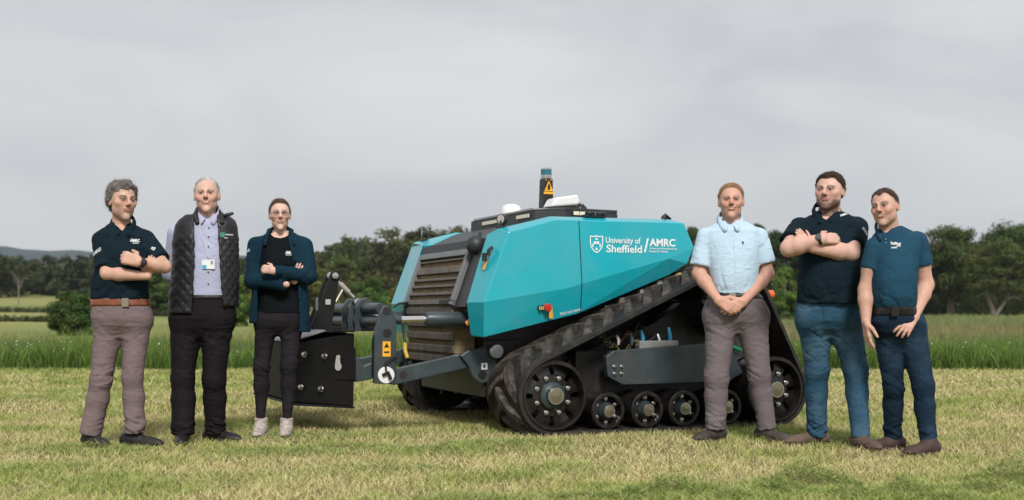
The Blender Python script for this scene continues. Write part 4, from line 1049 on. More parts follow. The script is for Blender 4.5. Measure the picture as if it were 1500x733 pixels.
# ------------------------------------------------------------------ people
class SDF:
    """signed distance grid; shapes are blended in and the zero surface is meshed as one continuous skin"""
    def __init__(s, lo, hi, h):
        s.lo = np.array(lo, float); s.h = h
        s.n = np.ceil((np.array(hi) - s.lo) / h).astype(int) + 1
        s.D = np.full(s.n, 0.5, np.float32)
    def sub(s, lo, hi):
        a = np.clip(np.floor((np.array(lo) - s.lo) / s.h).astype(int), 0, s.n - 1); b = np.clip(np.ceil((np.array(hi) - s.lo) / s.h).astype(int) + 1, 1, s.n)
        ax = [s.lo[i] + s.h * np.arange(a[i], b[i]) for i in range(3)]
        return tuple(slice(a[i], b[i]) for i in range(3)), ax[0][:, None, None], ax[1][None, :, None], ax[2][None, None, :]
    def mixin(s, sl, d, k, op='u'):
        A = s.D[sl]
        if A.size == 0: return
        if op == 'u':
            h = np.clip(.5 + .5 * (A - d) / k, 0, 1); s.D[sl] = A * (1 - h) + d * h - k * h * (1 - h)
        elif op == 's':
            h = np.clip(.5 - .5 * (A + d) / k, 0, 1); s.D[sl] = A * (1 - h) + (-d) * h + k * h * (1 - h)
    def cone(s, a, b, ra, rb, k=.02, flat_b=False, flat_a=False, op='u', sq=None):
        a, b = np.array(a, float), np.array(b, float); m = max(ra, rb) * (1 if sq is None else 1 / min(sq[1], 1)) + k + .03
        sl, X, Y, Z = s.sub(np.minimum(a, b) - m, np.maximum(a, b) + m)
        ab = b - a; L2 = ab @ ab
        px, py, pz = X - a[0], Y - a[1], Z - a[2]
        t0 = (px * ab[0] + py * ab[1] + pz * ab[2]) / L2; t = np.clip(t0, 0, 1)
        qx, qy, qz = px - t * ab[0], py - t * ab[1], pz - t * ab[2]
        if sq is not None:
            n = np.array(sq[0], float); n /= np.linalg.norm(n); f = 1 / sq[1] - 1; dn = qx * n[0] + qy * n[1] + qz * n[2]
            qx, qy, qz = qx + n[0] * dn * f, qy + n[1] * dn * f, qz + n[2] * dn * f
        d = np.sqrt(qx * qx + qy * qy + qz * qz) - (ra + (rb - ra) * t)
        if sq is not None: d = d * min(1, sq[1])
        L = math.sqrt(L2)
        if flat_b: d = np.maximum(d, (t0 - 1) * L)
        if flat_a: d = np.maximum(d, -t0 * L)
        s.mixin(sl, d, k, op)
    def ell(s, c, r, R=None, k=.015, op='u'):
        c = np.array(c, float); r = np.array(r, float); m = r.max() + k + .02
        sl, X, Y, Z = s.sub(c - m, c + m)
        x, y, z = X - c[0], Y - c[1], Z - c[2]
        if R is not None:
            x, y, z = R[0, 0] * x + R[1, 0] * y + R[2, 0] * z, R[0, 1] * x + R[1, 1] * y + R[2, 1] * z, R[0, 2] * x + R[1, 2] * y + R[2, 2] * z
        q = np.sqrt((x / r[0]) ** 2 + (y / r[1]) ** 2 + (z / r[2]) ** 2); g = np.sqrt((x / r[0] ** 2) ** 2 + (y / r[1] ** 2) ** 2 + (z / r[2] ** 2) ** 2)
        d = q * (q - 1) / np.maximum(g, 1e-6)
        s.mixin(sl, d, k, op)
    def stack(s, secs, k=.02, grow=0.0, op='u', pw=2.4, zlo=None, zhi=None):
        """secs: rows (z, cx, cy, a, b) from bottom to top"""
        S = np.array(sorted(secs), float); zl = S[0, 0] if zlo is None else zlo; zh = S[-1, 0] if zhi is None else zhi
        A, B = S[:, 3] + grow, S[:, 4] + grow
        lo = [(S[:, 1] - A).min() - .05, (S[:, 2] - B).min() - .05, zl - .05]; hi = [(S[:, 1] + A).max() + .05, (S[:, 2] + B).max() + .05, zh + .05]
        sl, X, Y, Z = s.sub(lo, hi); z = Z.ravel()
        f = lambda c: np.interp(z, S[:, 0], c)[None, None, :]
        a, b = np.maximum(f(A), .005), np.maximum(f(B), .005)
        q = ((np.abs(X - f(S[:, 1])) / a) ** pw + (np.abs(Y - f(S[:, 2])) / b) ** pw) ** (1 / pw)
        d = (q - 1) * np.minimum(a, b); d = np.maximum(d, np.maximum(zl - Z, Z - zh))
        s.mixin(sl, d, k, op)
    def mesh(s):
        D = s.D; I = D < 0
        n = np.array(D.shape) - 1
        cnt = np.zeros(n, np.int8)
        for a in (0, 1):
            for b in (0, 1):
                for c in (0, 1): cnt += I[a:a + n[0], b:b + n[1], c:c + n[2]]
        act = np.argwhere((cnt > 0) & (cnt < 8))
        ids = np.full(n, -1, np.int32); ids[act[:, 0], act[:, 1], act[:, 2]] = np.arange(len(act))
        P = np.zeros((len(act), 3)); Wt = np.zeros(len(act))
        cor = {(a, b, c): D[act[:, 0] + a, act[:, 1] + b, act[:, 2] + c].astype(float) for a in (0, 1) for b in (0, 1) for c in (0, 1)}
        for ax in range(3):
            for u in (0, 1):
                for v in (0, 1):
                    o = [0, 0, 0]; o[(ax + 1) % 3] = u; o[(ax + 2) % 3] = v; p = list(o); p[ax] = 1
                    d0, d1 = cor[tuple(o)], cor[tuple(p)]; cr = (d0 < 0) != (d1 < 0)
                    t = np.where(cr, d0 / np.where(cr, d0 - d1, 1), 0)
                    q = np.tile(np.array(o, float), (len(act), 1)); q[:, ax] = t
                    P[cr] += q[cr]; Wt[cr] += 1
        V = s.lo + (act + P / Wt[:, None]) * s.h
        Q = []
        for ax in range(3):
            sl0 = [slice(None)] * 3; sl1 = [slice(None)] * 3; sl0[ax] = slice(0, -1); sl1[ax] = slice(1, None)
            a, b = I[tuple(sl0)], I[tuple(sl1)]; e = np.argwhere(a != b)
            u, v = (ax + 1) % 3, (ax + 2) % 3
            e = e[(e[:, u] > 0) & (e[:, v] > 0) & (e[:, u] < n[u]) & (e[:, v] < n[v])]
            def cell(du, dv):
                q = e.copy(); q[:, u] += du; q[:, v] += dv; return ids[q[:, 0], q[:, 1], q[:, 2]]
            quad = np.stack([cell(-1, -1), cell(0, -1), cell(0, 0), cell(-1, 0)], 1)
            flip = ~a[e[:, 0], e[:, 1], e[:, 2]]
            quad[flip] = quad[flip][:, ::-1]; Q.append(quad)
        return V, np.concatenate(Q)

def normals(V, Q):
    fn = np.cross(V[Q[:, 2]] - V[Q[:, 0]], V[Q[:, 3]] - V[Q[:, 1]])
    N = np.zeros_like(V)
    for j in range(4): np.add.at(N, Q[:, j], fn)
    return N / np.maximum(np.linalg.norm(N, axis=1), 1e-9)[:, None]
def relax(V, Q, it=1, f=.5):
    for _ in range(it):
        S = np.zeros_like(V); c = np.zeros(len(V))
        for j in range(4):
            np.add.at(S, Q[:, j], V[Q[:, (j + 1) % 4]]); np.add.at(c, Q[:, j], 1)
        V = V * (1 - f) + f * S / np.maximum(c, 1)[:, None]
    return V
def nrm(v): v = np.array(v, float); return v / np.linalg.norm(v)

def hand(S, Wp, d, back, thumb, curl=(.25, .35, .3), size=1.0, spread=.0, k=.006, thumb_in=0.3):
    """palm with four fingers of unequal length and a thumb leaving the side of the palm"""
    d, back = nrm(d), nrm(back); back = nrm(back - d * (back @ d)); th = np.array(thumb, float); th = nrm(th - d * (th @ d) - back * (th @ back))
    q = size
    for j, (off, ln, kn) in enumerate(((.030, .072, .092), (.0105, .080, .096), (-.0095, .074, .092), (-.0275, .058, .084))):
        K = Wp + d * kn * q + th * off * q
        S.cone(Wp + th * off * .55 * q, K, .0165 * q, .0125 * q, k=.012)
        p = K; ang = 0.0; fd0 = nrm(d + th * spread * (1.5 - j) * .35)
        for seg, (fr, r0, r1) in enumerate(((.44, .0105, .0095), (.31, .0095, .0088), (.25, .0088, .0072))):
            ang += curl[seg] * (1 + .08 * j)
            f = fd0 * math.cos(ang) - back * math.sin(ang)
            e = p + f * ln * fr * q; S.cone(p, e, r0 * q, r1 * q, k=.004); p = e
    b0 = Wp + d * .022 * q + th * .022 * q
    f1 = nrm(d * .62 + th * .75 - back * thumb_in); f2 = nrm(d * .92 + th * .28 - back * thumb_in * 1.2)
    b1 = b0 + f1 * .042 * q; b2 = b1 + f2 * .034 * q; b3 = b2 + f2 * .026 * q
    S.cone(b0, b1, .0175 * q, .0135 * q, k=.012); S.cone(b1, b2, .0125 * q, .0108 * q, k=.005); S.cone(b2, b3, .0108 * q, .0085 * q, k=.004)

def headmat(yaw, pitch, roll):
    # columns: x = to the picture's right, y = to the back of the head, z = up
    R = Matrix.Rotation(yaw, 3, 'Z') @ Matrix.Rotation(pitch, 3, 'X') @ Matrix.Rotation(roll, 3, 'Y')
    return np.array(R)

def embroidery(n):
    """a row of n small stitched strokes for print too small to read"""
    r = random.Random(n * 7 + 1); V, F, x = [], [], 0.0
    for k in range(n):
        w = r.uniform(.5, 1.0); h0, h1 = r.choice(((0, 1), (0, .75), (.0, .7), (0, .95))); o = len(V)
        for a, b in ((x, x + w * .32), (x + w * .55, x + w * .85)):
            V += [(a, h0), (b, h0), (b, h1), (a, h1)]
        F += [(o, o + 1, o + 2, o + 3), (o + 4, o + 5, o + 6, o + 7)]; V += [(x, h1 - .25), (x + w * .85, h1 - .25), (x + w * .85, h1), (x, h1)]; F.append((o + 8, o + 9, o + 10, o + 11)); x += w
    V = np.array(V); V[:, 0] /= x; return V, F

class Person:
    def __init__(s, D, label, px):
        s.D = D; s.m = D / FPX
        s.base = np.array(((px - 750) * s.m, D, 0.0))
        s.root = empty('person', tuple(s.base)); tag(s.root, label, 'person')
        s.bvh = {}
    def P(s, x, y, dy=0.0):
        return at(x, y, s.D + dy) if False else np.array(((x - 750) * s.m, s.D + dy, CAMH - (y - HZ) * s.m)) * (1, 1, 1) + np.array((((x - 750) * dy / FPX), 0, -(y - HZ) * dy / FPX))
    def secs(s, rows):
        """rows: (pixel y, left x, right x, half depth, offset in depth)"""
        return [(CAMH - (y - HZ) * s.m, ((xl + xr) / 2 - 750) * s.m, s.D + dy, (xr - xl) / 2 * s.m, b) for y, xl, xr, b, dy in rows]
    def out(s, S, name, mat, col=None, smooth=True, disp=None, parent=None, it=1, label=None, keep=False):
        V, Q = S.mesh(); V = relax(V, Q, it)
        if disp is not None:
            N = normals(V, Q); V = V + N * disp(V, N)[:, None]
            V = relax(V, Q, 1, .3)
        c = None if col is None else col(V)
        me = np_mesh(name, V - s.base, Q, None, c, smooth); me.materials.append(mat)
        o = link(name, me, parent or s.root)
        if label: o['label'] = label
        if keep: s.bvh[name] = BVHTree.FromPolygons([tuple(v) for v in V], [tuple(q) for q in Q.tolist()])
        return o
    def part(s, b, name, mat, parent=None, smooth=40, label=None):
        b.v = [(x - s.base[0], y - s.base[1], z - s.base[2]) for x, y, z in b.v]
        return b.build(name, mat, parent or s.root, smooth, label=label)
    def print_on(s, garment, body, x0, x1, y0, y1, mat, name='lettering', rot=0.0, parent=None, bold=.03, shear=0.0):
        """lettering laid on the cloth: every vertex is dropped on the garment's surface along the view depth axis"""
        V2, F = text_mesh(body, bold, shear) if not body.startswith('#') else embroidery(int(body[1:])); bv = s.bvh[garment]; vs = []
        c, sn = math.cos(rot), math.sin(rot); cx, cy = (x0 + x1) / 2, (y0 + y1) / 2
        for p in V2:
            dx, dy = (p[0] - .5) * (x1 - x0), (.5 - p[1]) * (y1 - y0)
            q = s.P(cx + dx * c + dy * sn, cy - dx * sn + dy * c)
            h = bv.ray_cast(Vector((q[0], s.D - 1.2, q[2])), Vector((0, 1, 0)))
            y = h[0].y - .0035 if h[0] is not None else s.D - .15
            vs.append((q[0], y, q[2]))
        b = MB(); b.add(vs, F); return s.part(b, name, mat, parent, None)
    def drop(s, garment, x, y, off=.004):
        q = s.P(x, y); h = s.bvh[garment].ray_cast(Vector((q[0], s.D - 1.2, q[2])), Vector((0, 1, 0)))
        return np.array((q[0], (h[0].y if h[0] is not None else s.D - .15) - off, q[2]))

def skin_mat():
    return pmat('skin', (1, 1, 1), rough=0.52, var=0.06, scale=30, attr=True, bump=0.1, bscale=350, spec=0.35, bdist=.002)
SKIN = skin_mat()
SKIN.node_tree.nodes['Principled BSDF'].inputs['Subsurface Weight'].default_value = .18
SKIN.node_tree.nodes['Principled BSDF'].inputs['Subsurface Radius'].default_value = (.010, .004, .002)
SKIN.node_tree.nodes['Principled BSDF'].inputs['Subsurface Scale'].default_value = 1.0
EYEW = pmat('eye white', (0.62, 0.58, 0.55), rough=0.25, var=0.03)
IRIS = pmat('iris', (0.035, 0.028, 0.024), rough=0.2, var=0.1)

def hairline(lx, ly, hair):
    line = np.interp(ly, [-.12, -.085, -.055, -.028, .000, .022, .045, .10], hair['line'])
    return line + hair.get('temple', 0) * np.exp(-((np.abs(lx) - .045) / .018) ** 2) * sstep(-.04, -.07, ly) - hair.get('peak', 0) * np.exp(-(lx / .022) ** 2) * sstep(-.04, -.07, ly)

def build_body(p, head, arms, torso, tone, paint, hair, neck_r=.058, smile=0.0, wide=1.0, jaw=1.0, legs=None, beard=0.0, hands=None, squint=1.0):
    """head: (px, top y, chin y, yaw, pitch, roll, dy)"""
    hx, ytop, ychin, yaw, pitch, roll, hdy = head; ychin += 2.0; ytop += 1.0; pitch -= 4
    top, chin = p.P(hx, ytop, hdy), p.P(hx, ychin, hdy)
    H = top[2] - chin[2]; q = H / .236
    C = (top + chin) / 2; R = headmat(math.radians(yaw), math.radians(pitch), math.radians(roll))
    L = lambda x, y, z: C + R @ (np.array((x * wide, y, z)) * q)
    allp = [top + .06, chin] + [np.array(a) for arm in arms for a in arm['pts']] + [h_['w'] for h_ in (hands or [])]
    S_ = np.array(p.secs(torso)); 
    lo = np.min(np.array(allp + [(S_[:, 1] - S_[:, 3]).min() * np.array((1, 0, 0)) + np.array((0, p.D - .2, S_[:, 0].min()))]), 0) - .20
    hi = np.max(np.array(allp + [(S_[:, 1] + S_[:, 3]).max() * np.array((1, 0, 0)) + np.array((0, p.D + .2, S_[:, 0].max()))]), 0) + .16
    S = SDF(lo, hi, .0053)
    zt_ = max(r[0] for r in p.secs(torso))
    S.stack(p.secs(torso), k=.02, grow=-.016, zlo=zt_ - .20)
    # head
    S.ell(L(0, .014, .028), np.array((.076 * wide, .096, .090)) * q, R)
    S.ell(L(0, -.027, -.032), np.array((.058 * wide * jaw, .061, .082)) * q, R, k=.03)
    S.ell(L(0, -.068, -.101), np.array((.021 * wide * jaw, .020, .019)) * q, R, k=.026)
    for sx in (-1, 1):
        S.ell(L(sx * .0405 * jaw, -.008, -.058), np.array((.020, .030, .026)) * q, R, k=.028)
        S.ell(L(sx * .040, -.058, -.014), np.array((.024, .023, .020)) * q, R, k=.028)                      # cheek bone
        if smile: S.ell(L(sx * .036, -.070, -.030), np.array((.015, .013, .012)) * q, R, k=.020)
        S.ell(L(sx * .0305, -.103, .006), np.array((.018, .016, .0105)) * q, R, k=.010, op='s')            # eye socket
        S.ell(L(sx * .0305, -.0795, .0055), np.array((.0150, .0135, .0135)) * q, R, k=.004)                # eye under its lids
        S.cone(L(sx * .014, -.091, .0225), L(sx * .046, -.080, .0225), .0085 * q, .0075 * q, k=.010)       # brow
        S.ell(L(sx * .0785, .010, -.002), np.array((.0070, .0180, .0300)) * q, R @ headmat(math.radians(-14 * sx), 0, 0), k=.008)  # ear
        S.ell(L(sx * .0115, -.099, -.0285), np.array((.0085, .010, .0075)) * q, R, k=.006)                 # nostril wing
        S.cone(L(sx * .021, -.094, -.031), L(sx * .031, -.083, -.056), .0030 * q, .0026 * q, k=.007, op='s') # fold beside the mouth
    S.cone(L(0, -.092, .016), L(0, -.112, -.021), .0085 * q, .0125 * q, k=.010)
    S.cone(L(-.020, -.089, -.0485 + .002 * smile), L(.020, -.089, -.0485 + .002 * smile), .0045 * q, .0045 * q, k=.009)
    S.cone(L(-.015, -.088, -.0600), L(.015, -.088, -.0600), .0052 * q, .0052 * q, k=.009)
    S.cone(L(-.023, -.0955, -.0545 + .003 * smile), L(0, -.0985, -.0548), .0024 * q, .0026 * q, k=.003, op='s'); S.cone(L(0, -.0985, -.0548), L(.023, -.0955, -.0545 + .003 * smile), .0026 * q, .0024 * q, k=.003, op='s')
    # neck
    nb = p.secs(torso)[0]; zt = max(r[0] for r in p.secs(torso)); ct = [r for r in p.secs(torso) if r[0] == zt][0]
    S.cone(np.array((ct[1], ct[2] + .005, zt - .05)), L(0, .026, -.050), neck_r * 1.04, neck_r * .92, k=.014)
    # arms
    for arm in arms:
        a = [np.array(v) for v in arm['pts']]; g = arm.get('g', 1.0)
        S.cone(a[0] + np.array((.025 if a[0][0] < p.base[0] else -.025, 0, 0)), a[0] + (a[1] - a[0]) * .5, .046 * g, .047 * g, k=.03); S.cone(a[0] + (a[1] - a[0]) * .5, a[1], .048 * g, .043 * g, k=.03)
        mid = a[1] + (a[2] - a[1]) * .30
        S.cone(a[1], mid, .043 * g, .045 * g, k=.025); S.cone(mid, a[2], .045 * g, .0275 * g, k=.02)
    for h_ in (hands or []):
        hand(S, h_['w'], h_['d'], h_['back'], h_['thumb'], h_.get('curl', (.25, .35, .3)), h_.get('size', q), h_.get('spread', 0), thumb_in=h_.get('tin', .3))
    tone = np.array(tone)
    def col(V):
        X = ((V - C) @ R) / q; X[:, 0] /= wide
        x, y, z = X.T; ax = np.abs(x)
        front = sstep(-.03, -.06, y)
        c = np.tile(tone, (len(V), 1)) * (1 + .05 * vnoise(V * 60, 3))[:, None]
        def mixc(c, w, t): return c * (1 - w[:, None]) + np.array(t) * w[:, None]
        g = lambda cx, cz, sx, sz: np.exp(-((ax - cx) / sx) ** 2 - ((z - cz) / sz) ** 2) * front
        inh = (np.abs(z) < .16) & (np.abs(x) < .12) & (np.abs(y) < .15)
        w = lambda a: np.where(inh, a, 0)
        c = mixc(c, w(.45 * g(.038, -.022, .022, .020)), tone * (1.08, .78, .74))
        c = mixc(c, w(.40 * g(0, -.022, .014, .016)), tone * (1.05, .78, .72))
        c = mixc(c, w(.70 * g(.0300, .006, .021, .011)), tone * (.48, .37, .34))                # eye hollow: socket shade put into the skin colour
        c = mixc(c, w(np.clip(1.25 * np.exp(-(np.abs(ax - .0305) / .0165) ** 4 - ((z - .0075) / (.0036 * squint)) ** 2), 0, 1) * front), (.045, .032, .028))    # lash line / squint
        br = np.exp(-(np.abs(ax - .031) / .019) ** 4 - ((z - .0235 - .10 * (.03 - np.abs(ax - .033)) + .002) / .0062) ** 2) * front
        c = mixc(c, w(np.clip(1.35 * br, 0, 1) * paint.get('brow_w', .8)), paint.get('brow', (.07, .045, .03)))
        lip = np.exp(-(ax / (.022 + .004 * smile)) ** 4 - ((z + .0550 - .10 * smile * ax ** 2 * 10) / .0100) ** 2) * front
        c = mixc(c, w(.75 * lip), paint.get('lip', tone * (.88, .52, .50)))
        ml = np.exp(-(ax / (.024 + .005 * smile)) ** 4 - ((z + .0548 - (.25 * smile * ax)) / .0026) ** 2) * front
        c = mixc(c, w(np.clip(.9 * ml, 0, 1)), tone * (.28, .16, .14))
        if smile > .8: c = mixc(c, w(np.clip(.9 * np.exp(-(ax / .016) ** 4 - ((z + .0550 - .12 * smile * ax) / .0030) ** 2) * front, 0, 1)), (.60, .54, .48))
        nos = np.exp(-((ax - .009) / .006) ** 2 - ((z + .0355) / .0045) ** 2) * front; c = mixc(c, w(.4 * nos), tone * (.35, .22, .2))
        st = sstep(-.030, -.062, z) * sstep(.035, -.01, y) * sstep(-.125, -.112, z)
        mous = np.exp(-(ax / .030) ** 4 - ((z + .041) / .007) ** 2) * front
        st = np.clip(np.maximum(st * (1 - np.clip(1.3 * lip, 0, 1)), mous), 0, 1) * (1 - .5 * np.exp(-((ax - .04) / .02) ** 2 - ((z + .03) / .02) ** 2))
        if paint.get('beard'):
            bd = np.clip(sstep(-.070, -.084, z) + sstep(.030, .046, ax) * sstep(-.046, -.066, z) * sstep(.02, -.01, y), 0, 1) * sstep(.035, .0, y)
            bd = np.maximum(bd * (1 - np.clip(1.5 * lip, 0, 1)), .55 * mous)
            c = mixc(c, w(np.clip(bd * (.85 + .25 * vnoise(V * 260, 7)), 0, 1) * .92), paint['beard'])
        if paint.get('stub', 0): c = mixc(c, w(st * paint['stub'] * (.75 + .25 * vnoise(V * 300, 7))), paint.get('stubc', (.16, .12, .10)))
        c = mixc(c, w(sstep(.070, .082, ax) * .25 * sstep(.05, .02, np.abs(z))), tone * (1.08, .72, .68))
        sc_ = sstep(-.006, .016, z - hairline(x, y, hair) + .004 * vnoise(V * 200, 9)) * sstep(.12, .10, y)
        c = mixc(c, w(sc_ * .75), np.array(hair['col']))
        ext = (~inh)
        c = np.where(ext[:, None], c * np.array((1.0, .97, .95)), c)
        return np.clip(c, .01, 1)
    body = p.out(S, 'body', SKIN, col, keep=True)
    for sx in (-1, 1):                                   # eyes showing in the slit of the lids
        cc = L(sx * .0305, -.0812, .0036); b = MB(); b.ball(tuple(cc), (.0142 * q, .0124 * q, .0062 * q * squint), 12, 8)
        e = p.part(b, 'eye', EYEW, body)
        d = R @ np.array((0, -1, 0.0)); b = MB(); b.ball(tuple(cc + d * .0088 * q), (.0070 * q, .0054 * q, .0062 * q * squint), 10, 6); p.part(b, 'iris', IRIS, body)
    # hair: skull cap cut along a hairline
    th, hl = hair['thick'], hair['line']
    S = SDF(C - .19, C + .19, .005)
    sl, X, Y, Z = S.sub(C - .19, C + .19)
    x, y, z = X - C[0], Y - C[1], Z - C[2]
    lx = (R[0, 0] * x + R[1, 0] * y + R[2, 0] * z) / q; ly = (R[0, 1] * x + R[1, 1] * y + R[2, 1] * z) / q; lz = (R[0, 2] * x + R[1, 2] * y + R[2, 2] * z) / q
    line = hairline(lx / wide, ly, hair)
    pts = np.stack(np.broadcast_arrays(lx, ly, lz), -1)
    nz = vnoise(pts * hair.get('freq', (60, 60, 60)), 5) * hair.get('rough', .004) + vnoise(pts * 140, 6) * .0018
    fade = sstep(-.006, .034, lz - line + nz * 2.2)
    gx, gy, gz = lx / (.076 * wide), (ly - .014) / .096, (lz - .028) / .090
    qq = np.sqrt(gx * gx + gy * gy + gz * gz); gg = np.sqrt((gx / (.076 * wide)) ** 2 + (gy / .096) ** 2 + (gz / .090) ** 2)
    dsk = qq * (qq - 1) / np.maximum(gg, 1e-6)
    grow = (th * (1 + (hair.get('topf', 1) - 1) * sstep(.03, .09, lz)) + .002 + nz) * fade - .006 * (1 - fade)
    S.D[sl] = (dsk - grow) * q
    if hair.get('bun'): S.ell(L(0, .118, .02), np.array((.036, .034, .036)) * q, R)
    hm = pmat('hair ' + hair['name'], hair['col'], rough=.6, var=.45, scale=26, bump=.7, bscale=120, stretch=(1.0, 1.0, .25), spec=.18)
    ho_ = p.out(S, 'hair', hm, None)
    me = ho_.data; n_ = len(me.vertices); HV = np.empty(n_ * 3, np.float32); me.vertices.foreach_get('co', HV); HV = HV.reshape(-1, 3) + p.base
    HN = np.empty(n_ * 3, np.float32); me.vertices.foreach_get('normal', HN); HN = HN.reshape(-1, 3)
    X_ = ((HV - C) @ R) / q; rg = np.random.default_rng(int(hx))
    ok = np.where((((X_ - (0, .014, .028)) / (.076 * wide, .096, .090)) ** 2).sum(1) > 1.0)[0]
    if len(ok) > 50:
        pk = rg.choice(ok, 3200); ln = hair.get('strand', .012) * rg.uniform(.5, 1.5, 3200)
        flow = np.tile(R @ np.array((0, .75, -.45)), (3200, 1)) + rg.normal(0, .45, (3200, 3)); nn = HN[pk]
        flow = flow - nn * (flow * nn).sum(1)[:, None]; flow /= np.linalg.norm(flow, axis=1)[:, None]
        side = np.cross(flow, nn) * (.0011 * rg.uniform(.7, 1.4, 3200))[:, None]
        rt = HV[pk] - nn * .001 + rg.normal(0, .0018, (3200, 3)); tp = rt + flow * ln[:, None] + nn * (ln * rg.uniform(.15, .55, 3200))[:, None]
        SV = np.stack([rt - side, rt + side, tp], 1).reshape(-1, 3) - p.base
        sc3 = np.repeat(np.array(hair['col'])[None] * rg.uniform(.6, 1.6, (3200, 1)), 3, 0)
        sm = np_mesh('hair_strands', SV, None, np.arange(9600).reshape(-1, 3), sc3); sm.materials.append(pmat('hair strands', (1, 1, 1), rough=.6, attr=True, var=.05, spec=.2))
        so = link('hair_strands', sm, ho_); so['kind'] = 'stuff'
    return dict(C=C, R=R, q=q, L=L)

def fold_disp(amp_fn, scale, seed, diag=0.0):
    """soft swells with narrow creases between them, running mostly across the limb"""
    def f(V, N):
        a = V * np.array(scale)
        out = 0
        for k, (tilt, wgt) in enumerate(((.55, 1.0), (-.55, .8), (.1, .6))):
            u = np.stack([a[:, 0], a[:, 1], a[:, 2] + tilt * V[:, 0] * scale[2] * (.6 + .6 * diag)], 1) + 7.3 * k
            n = vnoise(u, seed + 11 * k) + .35 * vnoise(u * 2.1, seed + 11 * k + 5)
            m = sstep(-.25, .45, vnoise(V * np.array((5, 5, 6)) + 3.1 * k, seed + 31 + k))
            out = out + wgt * m * (.55 * n - 1.05 * np.exp(-(n / .16) ** 2) + .25)
        return amp_fn(V) * out
    return f

def cloth(name, rgb, **kw):
    d = dict(rough=.85, var=.10, scale=5, spec=.12, sheen=.0); d.update(kw); d.update(bump=.75, bscale=kw.get('wr', 17), bdist=.007, stretch=(1, 1, 1.8)); d.pop('wr', None); d.update(ridge=True)
    return pmat(name, rgb, **d)

def trousers(p, hips, legs, mat, seed=1, h=.0082, cuff=.012, knee=.007, name='trousers', slim=False, tight=.002):
    """legs: each [(x,y,r_px,dy) top, knee, hem]"""
    P = [[(p.P(x, y, dy), (r - 1.5) * p.m) for x, y, r, dy in leg] for leg in legs]
    pts = np.array([q[0] for leg in P for q in leg]); S_ = np.array(p.secs(hips))
    lo = np.minimum(pts.min(0), [(S_[:, 1] - S_[:, 3]).min(), p.D - .2, S_[:, 0].min()]) - .13; hi = np.maximum(pts.max(0), [(S_[:, 1] + S_[:, 3]).max(), p.D + .2, S_[:, 0].max()]) + .13
    lo[2] = pts[:, 2].min() - .03; hi[2] = S_[:, 0].max() + .02
    S = SDF(lo, hi, h)
    S.stack(p.secs(hips), k=.02, pw=2.3)
    for leg in P:
        (a, ra), (k_, rk), (c, rc) = leg
        calf = k_ + (c - k_) * .35 + np.array((0, .012, 0))
        S.cone(a + np.array((0, 0, .03)), k_, ra, rk, k=.05); S.cone(k_, calf, rk, (rk * .55 + rc * .45) if not slim else rk * .97, k=.03); S.cone(calf, c, (rk * .5 + rc * .5) if not slim else rk * .95, rc, k=.03, flat_b=True)
    kz = np.mean([leg[1][0][2] for leg in P]); hz = np.mean([leg[2][0][2] for leg in P]); cz = S_[:, 0].min()
    def amp(V):
        z = V[:, 2]
        return tight + .8 * knee * np.exp(-((z - kz) / .09) ** 2) + .8 * cuff * np.exp(-((z - hz - .05) / .07) ** 2) + .004 * np.exp(-((z - cz) / .07) ** 2)
    return p.out(S, name, mat, None, disp=fold_disp(amp, (8, 8, 27), seed, .5), keep=True)

def shoe(p, x, D, ang, mat, sole_mat, L=.285, h=.075, boot=0.0, toe=1.0, name='shoe', wide=1.0):
    """ankle over ground point (pixel column x at distance D); ang: toe direction, 0 = to the camera, + = to the picture's right"""
    a = math.radians(ang); d = np.array((math.sin(a), -math.cos(a), 0)); sd = np.array((-d[1], d[0], 0))
    A = np.array(((x - 750) * D / FPX, D, 0)); heel = A - d * .055; tp_ = A + d * (L - .085)
    lo = np.minimum(heel, tp_) - .09; hi = np.maximum(heel, tp_) + .09; lo[2] = -.012; hi[2] = .14 + boot
    S = SDF(lo, hi, .006)
    up = np.array((0, 0, 1.0))
    S.cone(heel + up * .045, A + up * .05 + d * .03, .040 * wide, .042 * wide, k=.02)
    S.cone(A + up * .050 + d * .02, tp_ - d * .04 + up * .024, .042 * wide, .038 * wide * toe, k=.025)
    S.cone(tp_ - d * .07 + up * .022, tp_ - d * .005 + up * .020, .041 * wide * toe, .030 * wide, k=.02)
    S.cone(A - d * .012 + up * .05, A - d * .012 + up * (.105 + boot), .043, .042 if boot < .03 else .048, k=.03, flat_b=True)
    sl, X, Y, Z = S.sub(lo, hi); S.D[sl] = np.maximum(S.D[sl], .020 - Z)
    o = p.out(S, name, mat, None, disp=fold_disp(lambda V: np.full(len(V), .0022), (40, 40, 60), 4))
    b = MB(); ring = []
    n = 26
    for k in range(n):
        t = 2 * PI * k / n; c, s_ = math.cos(t), math.sin(t)
        ln = (L * .5) * c; wd = (.047 + .006 * c - .007 * math.cos(2 * t)) * s_ * wide
        ring.append(A + d * (L * .5 - .098 + ln * 1.02) + sd * wd)
    b.loft([[tuple(r + up * .0) for r in ring], [tuple(r + up * .024) for r in ring]]); p.part(b, 'sole', sole_mat, o)
    return o

def collar(p, name, pts, r, mat, parent=None, thin=.55, h=.005):
    """soft collar leaf running along pts"""
    pts = [np.array(q) for q in pts]; A = np.array(pts)
    S = SDF(A.min(0) - .05, A.max(0) + .05, h)
    for a, c in zip(pts[:-1], pts[1:]): S.cone(a, c, r, r, k=.008, sq=((0, 0, 1), 1 / thin) if False else None)
    return p.out(S, name, mat, None, parent=parent)

